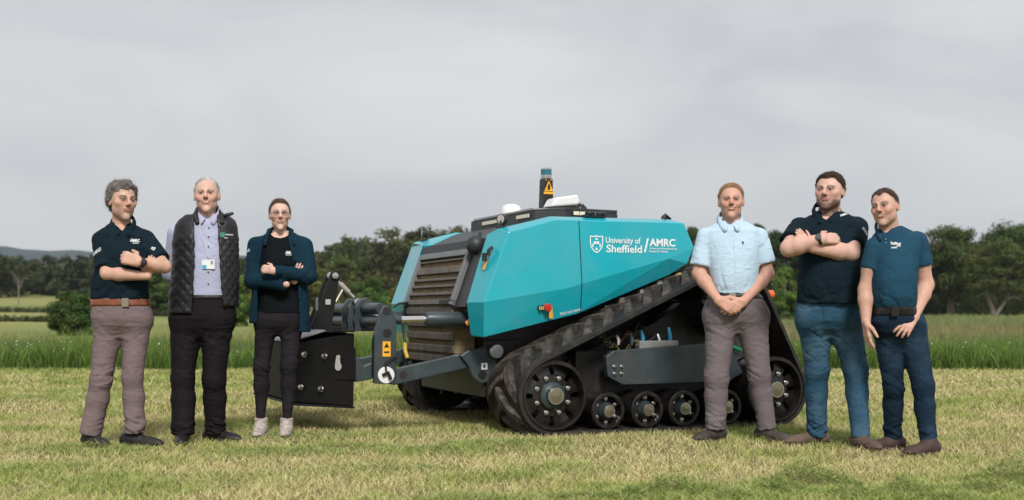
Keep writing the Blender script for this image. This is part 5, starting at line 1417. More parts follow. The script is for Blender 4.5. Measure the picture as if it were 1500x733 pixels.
def polo_collar(p, cx, ytop, yv, halfw, mat, parent, dyf=-.085, dyb=.075, r=.012, xv=None, lean=0.0, tips=True, leaf=.036, gap=.09, flare=.016):
    """folded shirt collar: a band round the neck turned down into two flat leaves with points at the front"""
    xv = cx if xv is None else xv
    b = MB(); c = p.P(cx, ytop, 0); v = p.P(xv, yv, dyf); hw = halfw * p.m; n = 30
    rows = [[], [], [], []]
    for k in range(n + 1):
        t = -1 + 2 * k / n; th = t * PI * (1 - gap); a = abs(t)
        f = ((1 - math.cos(th)) / 2)
        x = c[0] + hw * math.sin(th) + (v[0] - c[0]) * f ** 2; y = p.D + (dyb if math.cos(th) > 0 else -dyf * .92) * math.cos(th) + .004
        z = c[2] + .036 - (c[2] - v[2] + .030) * f ** 1.9
        lw = leaf * (1 + .45 * sstep(.62, .93, a)) * (1 - .55 * sstep(.93, 1.0, a)); ox, oy = math.sin(th), math.cos(th)
        fl = flare * (1 + .3 * sstep(.5, .9, a))
        rows[0].append((x - ox * .004, y - oy * .004, z - .022)); rows[1].append((x, y, z))
        rows[2].append((x + ox * fl * .55, y + oy * fl * .55, z - lw * .38)); rows[3].append((x + ox * fl * 1.15, y + oy * fl * 1.15 - .006 * a, z - lw))
    vs = [q for row in rows for q in row]; m = n + 1
    fs = [(i_ * m + k, i_ * m + k + 1, (i_ + 1) * m + k + 1, (i_ + 1) * m + k) for i_ in range(3) for k in range(n)]
    b.add(vs, fs)
    o = p.part(b, 'collar', mat, parent, 60)
    sd_ = o.modifiers.new('thickness', 'SOLIDIFY'); sd_.thickness = .0045; sd_.offset = 0
    return o

def seam(p, garment, pts, mat, name='seam', r=.0022, parent=None):
    seq = [p.drop(garment, x, y, .0) for x, y in pts]; b = MB(); b.tube([tuple(q) for q in seq], r, 5); return p.part(b, name, mat, parent)

def belt(p, secs_rows, mat, y0, y1, bx_=None, bmat=None, grow=.008, loops=None):
    S_ = p.secs(secs_rows); zs = sorted(S_); A = np.array(zs)
    z0, z1 = CAMH - (y1 - HZ) * p.m, CAMH - (y0 - HZ) * p.m
    S = SDF([A[:, 1].min() - A[:, 3].max() - .05, p.D - .25, z0 - .03], [A[:, 1].max() + A[:, 3].max() + .05, p.D + .25, z1 + .03], .006)
    S.stack(S_, grow=grow, zlo=z0, zhi=z1, pw=2.3)
    o = p.out(S, 'belt', mat, None, keep=True)
    if bx_:
        q = p.drop('belt', bx_, (y0 + y1) / 2, .006); b = MB(); w = .022; hh = (z1 - z0) * .62
        b.box((q[0] - w, q[1] - .006, q[2] - hh), (q[0] + w, q[1] + .004, q[2] + hh)); p.part(b, 'buckle', bmat, o)
    return o

def watch(p, a, b, t, mat_s, mat_f, up):
    """strap round the forearm a-b at fraction t, dial facing up"""
    a, b = np.array(a), np.array(b); c = a + (b - a) * t; d = nrm(b - a); up = nrm(np.array(up) - d * (np.array(up) @ d)); r = .0335
    m = MB(); m.lathe(tuple(c - d * .011), tuple(d), [(0, r), (0, r + .003), (.022, r + .003), (.022, r)], 20, False); o = p.part(m, 'watch', mat_s)
    m = MB(); q = c + up * (r + .001); m.lathe(tuple(q), tuple(up), [(0, .021), (.008, .021), (.010, .018), (.010, 0)], 18); p.part(m, 'watch_dial', mat_f, o)

INK = pmat('white print', (0.72, 0.76, 0.78), rough=.7, var=.05)
NAVY = cloth('navy polo cloth', (0.0062, 0.016, 0.024))
BLKPLASTIC = pmat('black plastic', (.015, .014, .016), rough=.4)
BLKLEATHER = pmat('black leather', (.014, .012, .012), rough=.4, var=.2, scale=20, bump=.2, bscale=90)
SOLEB = pmat('black sole', (.016, .015, .015), rough=.7, var=.2)
METAL = pmat('buckle metal', (.45, .40, .33), rough=.35, metal=1.0)

# ---- man 1: grey hair, dark polo, brown belt, arms folded
p = Person(8.1, 'grey haired man in navy polo and brown belt, arms folded, at far left', 165)
tor = [(327, 162, 194, .060, .01), (335, 150, 208, .09, .01), (343, 141, 218, .11, .0), (358, 139, 222, .125, .0), (378, 142, 221, .135, -.01), (400, 140, 217, .135, -.01), (420, 135, 216, .135, 0), (439, 134, 217, .13, 0)]
sL, eL, wL = p.P(149, 353, .0), p.P(157, 401, -.12), p.P(216, 405, -.19)
sR, eR, wR = p.P(213, 350, .03), p.P(241, 391, -.11), p.P(203, 384, -.235)
build_body(p, (179.5, 266, 322.5, 38, 3, 2, -.03), [dict(pts=(sL, eL, wL), g=.93), dict(pts=(sR, eR, wR), g=.93)], tor, (.60, .375, .285),
           dict(brow=(.07, .05, .04), brow_w=.9, stub=.42, stubc=(.22, .16, .14)),
           dict(name='grey', strand=.022, col=(.155, .135, .125), thick=.014, topf=1.2, line=[.074, .072, .062, .034, -.012, -.030, -.075, -.085], rough=.010, freq=(42, 42, 55), temple=.006),
           neck_r=.060, wide=.96, jaw=1.0,
           hands=[dict(w=wR, d=p.P(178, 376, -.21) - wR, back=(0.1, -1, .25), thumb=(0, 0, 1), curl=(.55, .8, .6), tin=.5), dict(w=p.P(216, 405, -.15), d=p.P(224, 375, -.15) - p.P(216, 405, -.15), back=(.1, -1, .0), thumb=(-1, 0, .2), curl=(.05, .1, .1), size=.80)])
S = SDF([-2.95, 7.7, .88], [-2.2, 8.4, 1.52], .0082)
S.stack(p.secs(tor), k=.03)
S.cone(sL, sL + (eL - sL) * .84, .062, .068, k=.022, flat_b=True); S.cone(sR, sR + (eR - sR) * .78, .060, .066, k=.022, flat_b=True)
S.cone(p.P(177, 322, -.06), p.P(181, 344, -.135), .046, .010, k=.010, op='s'); S.ell(p.P(177, 322, .0), (.066, .07, .05), k=.015, op='s')
shirt = p.out(S, 'polo_shirt', NAVY, None, disp=fold_disp(lambda V: .004 + .006 * np.exp(-((V[:, 2] - 1.0) / .08) ** 2), (9, 9, 14), 3, 1.0), keep=True)
polo_collar(p, 177, 320, 340, 15, NAVY, shirt, dyf=-.115, xv=181)
p.print_on('polo_shirt', '/AMRC', 198.5, 211, 351.5, 356, INK, parent=shirt, bold=.05); p.print_on('polo_shirt', '#7', 202, 210, 356.6, 358.4, INK, parent=shirt, bold=.05)
p.print_on('polo_shirt', 'CATAPULT', 139.5, 158.5, 368.3, 373.3, INK, parent=shirt, rot=math.radians(33), bold=.04)
p.print_on('polo_shirt', '#3', 228, 234.5, 362.8, 367.6, INK, parent=shirt, rot=math.radians(-30), bold=.05)
hips = [(437, 136, 216, .122, 0), (450, 136, 219, .13, 0), (466, 136, 222, .135, 0), (478, 142, 219, .115, 0), (492, 158, 202, .06, 0)]
trousers(p, hips, [[(161, 476, 23.5, 0), (148, 556, 16.5, -.02), (132, 637, 17.5, 0)], [(201, 476, 22, 0), (194, 553, 16, -.02), (197, 635, 16.5, 0)]], cloth('mauve grey chino', (.19, .142, .147)), 5, cuff=.017, knee=.010)
belt(p, hips, pmat('tan leather', (.19, .055, .022), rough=.35, var=.25, scale=14), 438.5, 448.5, 193, METAL)
SEAM1 = cloth('chino seam', (.15, .112, .116))
seam(p, 'trousers', [(141, 452), (150, 459), (160, 455), (161, 450)], SEAM1, 'pocket'); seam(p, 'trousers', [(206, 452), (213, 458), (218, 453)], SEAM1, 'pocket'); seam(p, 'trousers', [(192, 450), (191, 462), (188, 476)], SEAM1, 'fly')
DSH = pmat('dark trainer', (.018, .016, .016), rough=.7, var=.3, scale=25, bump=.4)
shoe(p, 133, 8.12, 48, DSH, SOLEB); shoe(p, 194, 8.12, 72, DSH, SOLEB, L=.30)
watch(p, eR, wR, .90, BLKPLASTIC, pmat('watch dial dark', (.05, .03, .04), rough=.2), (0, -1, .1))

# ---- man 2: white hair, quilted vest, lilac shirt, hands behind the back
p = Person(8.35, 'white haired man in black quilted vest and lilac shirt with a badge', 299)
tor = [(313, 288, 319, .060, .01), (321, 275, 332, .085, .01), (329, 266, 341, .105, .0), (345, 263, 343, .12, .0), (380, 263, 343, .13, 0), (415, 263, 342, .13, 0), (436, 260, 342, .128, 0)]
sL, eL, wL = p.P(258, 342, .02), p.P(249.5, 402, .10), p.P(285, 430, .20); sR, eR, wR = p.P(336, 342, .05), p.P(336, 400, .18), p.P(312, 430, .22)
build_body(p, (303, 259.5, 312.5, 9, -2, -2, -.02), [dict(pts=(sL, eL, wL)), dict(pts=(sR, eR, wR))], tor, (.63, .40, .315),
           dict(brow=(.26, .20, .16), brow_w=.7, stub=.10, stubc=(.4, .3, .27)),
           dict(name='white', strand=.009, col=(.42, .40, .385), thick=.004, line=[.098, .095, .086, .055, .012, -.010, -.050, -.070], rough=.004, temple=.010, topf=1.6),
           neck_r=.060, smile=1.0, wide=.98, jaw=1.04,
           hands=[dict(w=wL, d=(.8, .1, -.5), back=(0, 1, 0), thumb=(0, 0, 1)), dict(w=wR, d=(-.8, .1, -.5), back=(0, 1, 0), thumb=(0, 0, 1))])
LILAC = cloth('lilac shirt cloth', (.42, .44, .60), bump=.3, var=.06)
S = SDF([-2.45, 7.95, .88], [-1.75, 8.75, 1.62], .0085)
S.stack(p.secs(tor), k=.03, grow=-.002)
for s_, e_, w_ in ((sL, eL, wL), (sR, eR, wR)): S.cone(s_, e_, .058, .052, k=.02); S.cone(e_, w_, .052, .045, k=.03)
S.cone(p.P(304, 309, -.06), p.P(305, 327, -.125), .042, .010, k=.010, op='s'); S.ell(p.P(303, 309, .0), (.068, .07, .045), k=.015, op='s')
shirt = p.out(S, 'shirt', LILAC, None, disp=fold_disp(lambda V: .0035 + .005 * np.exp(-((V[:, 2] - 1.0) / .06) ** 2), (10, 10, 9), 13, .6), keep=True)
polo_collar(p, 304, 307, 322, 15, LILAC, shirt, dyf=-.11, r=.011)
BTN = pmat('shirt button', (.05, .05, .06), rough=.4)
for y in (336, 349, 363, 378, 400, 417):
    q = p.drop('shirt', 312 if y > 330 else 309, y, .002); b = MB(); b.ball(tuple(q), (.006, .004, .006), 8, 6); p.part(b, 'button', BTN, shirt)
vo = [(315, 272, 334, .095, .012), (323, 262, 344, .115, .006), (331, 257, 347, .13, .003), (348, 255, 348.5, .145, .0), (380, 254, 349, .155, 0), (420, 250, 349, .16, 0), (459, 247, 348, .16, 0)]
S = SDF([-2.45, 8.05, .80], [-1.75, 8.65, 1.60], .0082)
S.stack(p.secs(vo), k=.02); S.stack(p.secs(tor) + p.secs([(470, 262, 340, .13, 0)]), k=.01, grow=.006, op='s')
S.ell(p.P(303, 309, .0), (.078, .085, .06), k=.015, op='s')
sl, X, Y, Z = S.sub(S.lo, S.lo + S.n * S.h)
yy = HZ - (Z - CAMH) / p.m
xl = ((np.interp(yy, [300, 316, 330, 380, 430, 465], [289, 289, 291, 293, 291, 289])) - 750) * p.m; xr = ((np.interp(yy, [300, 318, 335, 380, 430, 465], [321, 321, 324.5, 328, 332, 334])) - 750) * p.m
opn = np.maximum(np.maximum(xl - X, X - xr), Y - p.D); S.D[sl] = np.maximum(S.D[sl], -opn)
S.D[sl] = np.maximum(S.D[sl], np.where(X > p.base[0] + .02, (CAMH - (449 - HZ) * p.m) - Z, -9))
def quilt(V, N):
    a = V[:, 0] + .5 * (V[:, 1] - p.D); c1, c2 = (a + V[:, 2] * .8) / .060, (a - V[:, 2] * .8) / .060
    pu = np.minimum(np.abs(np.sin(PI * c1)), np.abs(np.sin(PI * c2))) ** .6
    return (.0075 * pu - .003 + .004 * vnoise(V * 14, 4)) * (1 - .85 * sstep(1.36, 1.44, V[:, 2]))
vest = p.out(S, 'quilted_vest', pmat('black quilting', (.0105, .0098, .0125), rough=.48, var=.2, scale=12, bump=.3, bscale=60, spec=.5), None, disp=quilt, keep=True, it=1)
VC = pmat('vest collar cloth', (.018, .017, .020), rough=.5, var=.15)
collar(p, 'collar', [p.P(289, 326, -.105), p.P(286, 315, -.06), p.P(290, 307, .03), p.P(304, 304, .085), p.P(318, 307, .03), p.P(325, 316, -.05), p.P(325, 326, -.105)], .017, VC, vest)
collar(p, 'collar_flap', [p.P(324, 318, -.06), p.P(333, 315, -.07), p.P(340, 313, -.06)], .012, VC, vest)
for side in ((291.5, 330, 293, 380, 290.5, 455), (325, 333, 328.5, 380, 333, 446)):
    seq = [p.drop('quilted_vest', side[0] + (-3 if side[0] < 300 else 3), side[1], .0), p.drop('quilted_vest', side[2] + (-3 if side[0] < 300 else 3), side[3], .0), p.drop('quilted_vest', side[4] + (-3 if side[0] < 300 else 3), side[5], .0)]
    b = MB(); b.tube([tuple(q) for q in seq], .006, 6); p.part(b, 'zip_band', VC, vest)
p.print_on('quilted_vest', '#5', 336, 345, 344.2, 346.2, INK, parent=vest, bold=.05); p.print_on('quilted_vest', '#3', 334.5, 339, 349.4, 351, INK, parent=vest, bold=.05)
p.print_on('quilted_vest', '#2', 329.5, 335, 342.6, 349, pmat('green print', (.04, .35, .28), rough=.6), parent=vest, bold=.05)
q = [p.P(293, 322, -.12), p.drop('shirt', 300, 345), p.drop('shirt', 308, 362), p.drop('shirt', 313, 380, .006)]
b = MB(); b.tube([tuple(v) for v in q], .0035, 5); lan = p.part(b, 'lanyard', pmat('pale lanyard', (.62, .65, .72), rough=.7))
q = p.drop('shirt', 312.5, 388.5, .010); b = MB(); b.box((q[0] - .044, q[1] - .002, q[2] - .031), (q[0] + .042, q[1] + .002, q[2] + .031)); bd = p.part(b, 'badge', pmat('badge card', (.80, .82, .83), rough=.35), lan, None)
b = MB(); b.box((q[0] - .042, q[1] - .0035, q[2] - .029), (q[0] - .012, q[1] - .0025, q[2] - .005)); p.part(b, 'badge_mark', pmat('badge blue', (.05, .42, .60), rough=.4), lan, None)
b = MB(); b.box((q[0] + .015, q[1] - .0035, q[2] + .0), (q[0] + .032, q[1] - .0025, q[2] + .024)); p.part(b, 'badge_photo', pmat('badge grey', (.35, .33, .34), rough=.4), lan, None)
hips = [(432, 262, 341, .128, 0), (450, 255, 344, .135, 0), (466, 250, 345, .137, 0), (480, 255, 340, .115, 0), (494, 272, 322, .06, 0)]
BTR = cloth('black suiting', (.0115, .0100, .0115), bump=.15, rough=.75)
trousers(p, hips, [[(273, 478, 24.5, 0), (267.5, 556, 18, -.02), (268.5, 638, 18.5, -.05)], [(319, 478, 24, 0), (313.5, 556, 18, 0), (315, 634, 17, .08)]], BTR, 8, cuff=.018, knee=.006)
belt(p, hips, BLKLEATHER, 432.5, 438.5, None)
shoe(p, 267.5, 8.32, 12, BLKLEATHER, SOLEB); shoe(p, 314, 8.45, 66, BLKLEATHER, SOLEB)

# ---- woman: glasses, dark jacket, arms folded
p = Person(8.757, 'woman in glasses and dark blue jacket with arms folded beside the machine', 402)
tor = [(338, 401, 421, .050, .01), (345, 388, 435, .07, .01), (352, 378, 445, .085, .0), (366, 377, 446, .10, .0), (388, 380, 445, .115, -.01), (415, 383, 443, .105, 0), (440, 381, 446, .11, 0), (459, 379, 447, .115, 0)]
sL, eL, wL = p.P(375, 360, .0), p.P(370, 411, -.07), p.P(420, 417, -.19); sR, eR, wR = p.P(446, 361, .0), p.P(453, 405, -.08), p.P(400, 397, -.24)
hd = build_body(p, (410, 291, 338, 13, 0, 0, -.01), [dict(pts=(sL, eL, wL), g=.8), dict(pts=(sR, eR, wR), g=.8)], tor, (.66, .44, .36),
           dict(brow=(.10, .06, .04), brow_w=.75, lip=(.55, .24, .22)),
           dict(name='brown', col=(.085, .047, .030), thick=.006, line=[.082, .080, .072, .050, .000, -.012, -.045, -.055], rough=.003, freq=(30, 30, 12), bun=True, temple=.004),
           neck_r=.047, wide=.92, jaw=.92, squint=.8,
           hands=[dict(w=wR, d=p.P(380, 393, -.20) - wR, back=(.1, -1, .3), thumb=(0, 0, 1), curl=(.5, .7, .5), size=.82), dict(w=p.P(430, 413, -.125), d=p.P(443, 386, -.15) - p.P(430, 413, -.125), back=(.2, -1, 0), thumb=(-1, 0, .3), curl=(.05, .1, .1), size=.80, spread=.2)])
BLKT = cloth('black tee cloth', (.0052, .0075, .0095), bump=.3)
S = SDF([-2.0, 8.45, .80], [-1.35, 9.05, 1.56], .0082)
S.stack(p.secs(tor), k=.03); S.ell(p.P(411, 338, -.02), (.072, .095, .062), k=.012, op='s')
tee = p.out(S, 't_shirt', BLKT, None, disp=fold_disp(lambda V: .003 + .004 * np.exp(-((V[:, 2] - 1.0) / .08) ** 2), (9, 9, 13), 23, .8), keep=True)
JK = cloth('petrol blue fleece', (.0062, .027, .047))
jo = [(338, 396, 426, .075, .02), (344, 386, 437, .09, .015), (350, 375, 447, .105, .0), (366, 372, 450, .125, .0), (400, 373, 450, .14, 0), (440, 368, 452, .14, 0), (487, 364, 455, .14, 0)]
S = SDF([-2.05, 8.30, .70], [-1.30, 9.05, 1.58], .0082)
S.stack(p.secs(jo), k=.02); S.stack(p.secs(tor) + p.secs([(495, 379, 447, .115, 0)]), k=.01, grow=.006, op='s')
sl, X, Y, Z = S.sub(S.lo, S.lo + S.n * S.h); yy = HZ - (Z - CAMH) / p.m
xl = ((np.interp(yy, [335, 345, 395, 420, 470, 490], [398, 391, 384, 381, 381, 383])) - 750) * p.m; xr = ((np.interp(yy, [335, 345, 395, 420, 470, 490], [422, 424, 435, 440, 442, 441])) - 750) * p.m
S.D[sl] = np.maximum(S.D[sl], -np.maximum(np.maximum(xl - X, X - xr), Y - p.D))
S.D[sl] = np.maximum(S.D[sl], np.where(X < p.base[0], (CAMH - (474 - HZ) * p.m) - Z, -9))
S.ell(p.P(411, 334, .0), (.07, .08, .05), k=.012, op='s')
for s_, e_, w_, r1 in ((sL, eL, wL, .046), (sR, eR, wR, .043)): S.cone(s_, e_, .062, .056, k=.03); S.cone(e_, w_ + nrm(w_ - e_) * -.01, .054, r1, k=.022, flat_b=True)
def jamp(V): return .004 + .004 * np.exp(-((V[:, 2] - 1.10) / .10) ** 2)
jk = p.out(S, 'jacket', JK, None, disp=fold_disp(jamp, (11, 11, 13), 27, 1.2), keep=True)
collar(p, 'collar', [p.P(388, 358, -.10), p.P(391, 346, -.075), p.P(394, 338, -.02), p.P(402, 334, .06), p.P(411, 333, .075), p.P(420, 334, .06), p.P(427, 338, -.02), p.P(428, 346, -.075), p.P(431, 358, -.10)], .014, JK, jk)
p.print_on('t_shirt', '/AMRC', 422, 434, 368.8, 373.6, INK, parent=tee, bold=.05, shear=.2); p.print_on('t_shirt', '#7', 423, 433, 374.2, 375.4, INK, parent=tee, bold=.05)
p.print_on('jacket', '#4', 362.5, 369, 366, 370, INK, parent=jk, rot=math.radians(20), bold=.05)
hips = [(455, 379, 447, .108, 0), (468, 374, 448, .115, 0), (478, 376, 444, .10, .0), (490, 392, 428, .05, 0)]
trousers(p, hips, [[(390, 480, 17.5, 0), (383, 536, 12.8, -.01), (381.5, 619, 7.6, 0)], [(428, 480, 17.5, 0), (422.5, 536, 12.8, -.01), (420.5, 617, 7.6, 0)]], cloth('faded black denim', (.0165, .0135, .0175), dirt=(.034, .030, .038), dscale=4, damt=.6), 9, cuff=.003, knee=.005, name='jeans', slim=True)
PB = cloth('pale pink boot canvas', (.44, .38, .35), var=.35, scale=40, wr=60)
shoe(p, 382, 8.76, -2, PB, pmat('pale sole', (.46, .41, .38), rough=.7), L=.235, boot=.03, name='ankle_boot', wide=.9); shoe(p, 419.5, 8.76, 4, PB, pmat('pale sole', (.46, .41, .38)), L=.235, boot=.03, name='ankle_boot', wide=.9)
L = hd['L']; b = MB()
for sx in (-1, 1):
    ring = [tuple(L(sx * .032 + .0235 * math.cos(t) / 1, -.103, .001 + .0155 * math.sin(t))) for t in np.linspace(0, 2 * PI, 17)]
    b.tube(ring, .0016, 5); b.tube([tuple(L(sx * .056, -.100, .006)), tuple(L(sx * .082, -.03, .008)), tuple(L(sx * .084, .01, .004))], .0018, 5)
b.tube([tuple(L(-.009, -.104, .004)), tuple(L(0, -.108, .007)), tuple(L(.009, -.104, .004))], .0016, 5)
p.part(b, 'glasses', pmat('glasses frame', (.05, .022, .022), rough=.35))

# ---- man 4: pale blue short-sleeved shirt, hands clasped
p = Person(8.48, 'smiling man in pale blue short sleeved shirt with hands clasped before the track', 1077)
tor = [(322, 1057, 1087, .060, .01), (330, 1042, 1104, .09, .01), (338, 1032, 1114, .11, .0), (356, 1030, 1117, .13, .0), (380, 1034, 1113, .14, -.01), (405, 1039, 1109, .145, -.015), (431, 1043, 1107, .14, -.01)]
sL, eL, wL = p.P(1034, 347, .0), p.P(1024, 401, -.01), p.P(1052, 440, -.17); sR, eR, wR = p.P(1112, 347, .0), p.P(1124, 402, -.01), p.P(1089, 442, -.17)
build_body(p, (1071, 269, 321, -9, -1, 0, -.02), [dict(pts=(sL, eL, wL), g=1.04), dict(pts=(sR, eR, wR), g=1.04)], tor, (.60, .345, .265),
           dict(brow=(.26, .14, .08), brow_w=.7),
           dict(name='ginger', col=(.27, .155, .085), thick=.006, line=[.092, .090, .080, .044, .004, -.006, -.045, -.060], rough=.004, topf=1.5, temple=.010, peak=.004),
           neck_r=.062, smile=1.0, wide=1.0, jaw=1.03,
           hands=[dict(w=wL, d=p.P(1078, 455, -.21) - wL, back=(-.45, -1, .35), thumb=(.3, .0, 1), curl=(.35, .5, .4)), dict(w=wR, d=p.P(1063, 457, -.20) - wR, back=(.45, -1, .3), thumb=(-.2, 0, 1), curl=(.35, .5, .4))])
SKY = cloth('pale blue shirt cloth', (.50, .66, .80), bump=.25, var=.05)
S = SDF([1.10, 8.1, .95], [1.95, 8.85, 1.58], .0082)
S.stack(p.secs(tor), k=.03)
S.cone(sL, sL + (eL - sL) * .80, .062, .075, k=.018, flat_b=True); S.cone(sR, sR + (eR - sR) * .72, .062, .075, k=.018, flat_b=True)
S.cone(p.P(1071, 317, -.06), p.P(1071, 339, -.135), .046, .010, k=.010, op='s'); S.ell(p.P(1071, 317, .0), (.070, .07, .05), k=.015, op='s')
shirt = p.out(S, 'shirt', SKY, None, disp=fold_disp(lambda V: .0045 + .006 * np.exp(-((V[:, 2] - 1.03) / .07) ** 2), (11, 11, 8), 33, .9), keep=True)
polo_collar(p, 1071, 316, 333, 16, SKY, shirt, dyf=-.12, r=.011)
b = MB(); seq = [p.drop('shirt', 1070 + .2 * k, y, .0005) for k, y in enumerate((340, 360, 380, 400, 420, 430))]; b.tube([tuple(q) for q in seq], .0045, 5); p.part(b, 'placket', SKY, shirt)
for y in (346, 364, 382, 402, 420):
    q = p.drop('shirt', 1067, y, .002); b = MB(); b.ball(tuple(q), (.005, .003, .005), 8, 6); p.part(b, 'button', WHITE, shirt)
q = p.drop('shirt', 1083, 357.5, .001); b = MB(); b.box((q[0] - .006, q[1] - .001, q[2] - .012), (q[0] + .006, q[1] + .002, q[2] + .010)); p.part(b, 'chest_emblem', pmat('dark emblem', (.03, .05, .09), rough=.7), shirt, None)
hips = [(430, 1042, 1110, .138, 0), (442, 1033, 1120, .14, 0), (458, 1029, 1126, .142, 0), (472, 1033, 1123, .12, 0), (486, 1052, 1104, .06, 0)]
trousers(p, hips, [[(1056, 474, 25, 0), (1050, 553, 18.5, -.02), (1048, 629, 16.5, 0)], [(1101, 474, 25, 0), (1112, 549, 17.5, -.02), (1124.5, 629, 14.5, 0)]], cloth('grey chino', (.17, .142, .152), bump=.5), 15, cuff=.013, knee=.010)
belt(p, hips, BLKLEATHER, 430.5, 438, 1067, METAL)
SEAM4 = cloth('grey chino seam', (.10, .083, .09))
seam(p, 'trousers', [(1037, 441), (1033, 455), (1031, 464)], SEAM4, 'pocket'); seam(p, 'trousers', [(1115, 441), (1120, 455), (1122, 464)], SEAM4, 'pocket')
BSH = pmat('dark brown leather shoe', (.045, .035, .032), rough=.6, var=.3, scale=20, dirt=(.10, .085, .07), dscale=9, damt=.5)
shoe(p, 1049, 8.5, -52, BSH, SOLEB); shoe(p, 1121, 8.5, 38, BSH, SOLEB)

# ---- man 5: beard, navy polo, blue jeans, arms folded
p = Person(8.1, 'bearded heavy man in navy polo and bright blue jeans, arms folded', 1217)
tor = [(309, 1198, 1232, .065, .01), (317, 1184, 1248, .10, .01), (325, 1172, 1259, .125, .0), (342, 1167, 1266, .155, .0), (368, 1169, 1265, .18, -.02), (395, 1170, 1263, .185, -.03), (420, 1169, 1263, .185, -.03), (445, 1168, 1264, .18, -.02)]
sL, eL, wL = p.P(1172, 336, .01), p.P(1156, 364, -.19), p.P(1203, 351, -.285); sR, eR, wR = p.P(1254, 335, .02), p.P(1246, 371, -.17), p.P(1192, 364, -.25)
build_body(p, (1215, 252.5, 307, -31, 1, 2, -.03), [dict(pts=(sL, eL, wL), g=1.24), dict(pts=(sR, eR, wR), g=1.24)], tor, (.66, .42, .345),
           dict(brow=(.08, .05, .035), brow_w=.8, stub=.25, stubc=(.20, .13, .10), beard=(.060, .034, .022)),
           dict(name='dark brown', col=(.036, .021, .014), thick=.007, line=[.080, .078, .068, .040, .000, -.010, -.050, -.065], rough=.004, topf=1.3, temple=.014, peak=.006),
           neck_r=.072, wide=1.10, jaw=1.08, squint=.85,
           hands=[dict(w=wL, d=p.P(1228, 349, -.22) - wL, back=(0, -1, .5), thumb=(0, 0, 1), curl=(.1, .3, .3), size=1.05), dict(w=p.P(1186, 360, -.19), d=p.P(1168, 340, -.215) - p.P(1186, 360, -.19), back=(-.2, -1, .2), thumb=(1, 0, .3), curl=(.05, .12, .12), size=.78, spread=.05)])
S = SDF([1.75, 7.6, .88], [2.48, 8.45, 1.58], .0082)
S.stack(p.secs(tor), k=.03)
S.cone(sL, sL + (eL - sL) * .72, .078, .084, k=.022, flat_b=True); S.cone(sR, sR + (eR - sR) * .72, .080, .086, k=.022, flat_b=True)
S.cone(p.P(1212, 305, -.06), p.P(1209, 326, -.15), .050, .010, k=.010, op='s'); S.ell(p.P(1215, 304, .0), (.076, .08, .05), k=.015, op='s')
shirt = p.out(S, 'polo_shirt', NAVY, None, disp=fold_disp(lambda V: .0045 + .005 * np.exp(-((V[:, 2] - .97) / .08) ** 2), (8, 8, 9), 43, 1.0), keep=True)
polo_collar(p, 1214, 302, 322, 17.5, NAVY, shirt, dyf=-.13, xv=1209)
p.print_on('polo_shirt', '/AMRC', 1224.5, 1237.5, 314.4, 317.4, INK, parent=shirt, rot=math.radians(18), bold=.05)
p.print_on('polo_shirt', 'CATAPULT', 1254.5, 1268.5, 338.6, 343, INK, parent=shirt, rot=math.radians(-57), bold=.04)
hips = [(440, 1168, 1262, .165, 0), (455, 1166, 1261, .165, 0), (470, 1167, 1262, .16, 0), (482, 1172, 1258, .125, 0), (494, 1192, 1238, .06, 0)]
JB = cloth('bright blue denim', (.028, .080, .135), dirt=(.105, .19, .265), dscale=3.4, damt=.85)
trousers(p, hips, [[(1193, 477, 26, 0), (1196.5, 540, 19, .06), (1196, 639, 16, .14)], [(1237, 477, 26, 0), (1253.5, 541, 19, -.04), (1261, 641, 15, -.08)]], JB, 19, cuff=.013, knee=.009, name='jeans')
b = MB(); seq = [p.drop('jeans', 1198 + .3 * k, y, .001) for k, y in enumerate((450, 456, 463, 470))]; b.tube([tuple(q) for q in seq], .006, 5); p.part(b, 'fly', JB, None)
seam(p, 'jeans', [(1172, 452), (1180, 462), (1186, 452)], cloth('denim seam', (.010, .075, .14)), 'pocket'); seam(p, 'jeans', [(1235, 450), (1243, 461), (1256, 458)], cloth('denim seam', (0, 0, 0)), 'pocket')
BRN = pmat('brown suede boot', (.125, .082, .063), rough=.85, var=.25, scale=16, bump=.3, bscale=120)
BRS = pmat('brown sole', (.05, .035, .028), rough=.8)
shoe(p, 1197, 8.25, -74, BRN, BRS, L=.31); shoe(p, 1260, 8.02, 16, BRN, BRS, L=.30)
watch(p, eL, wL, .97, BLKPLASTIC, pmat('watch dial grey', (.10, .095, .09), rough=.25), (.1, -.9, .5))

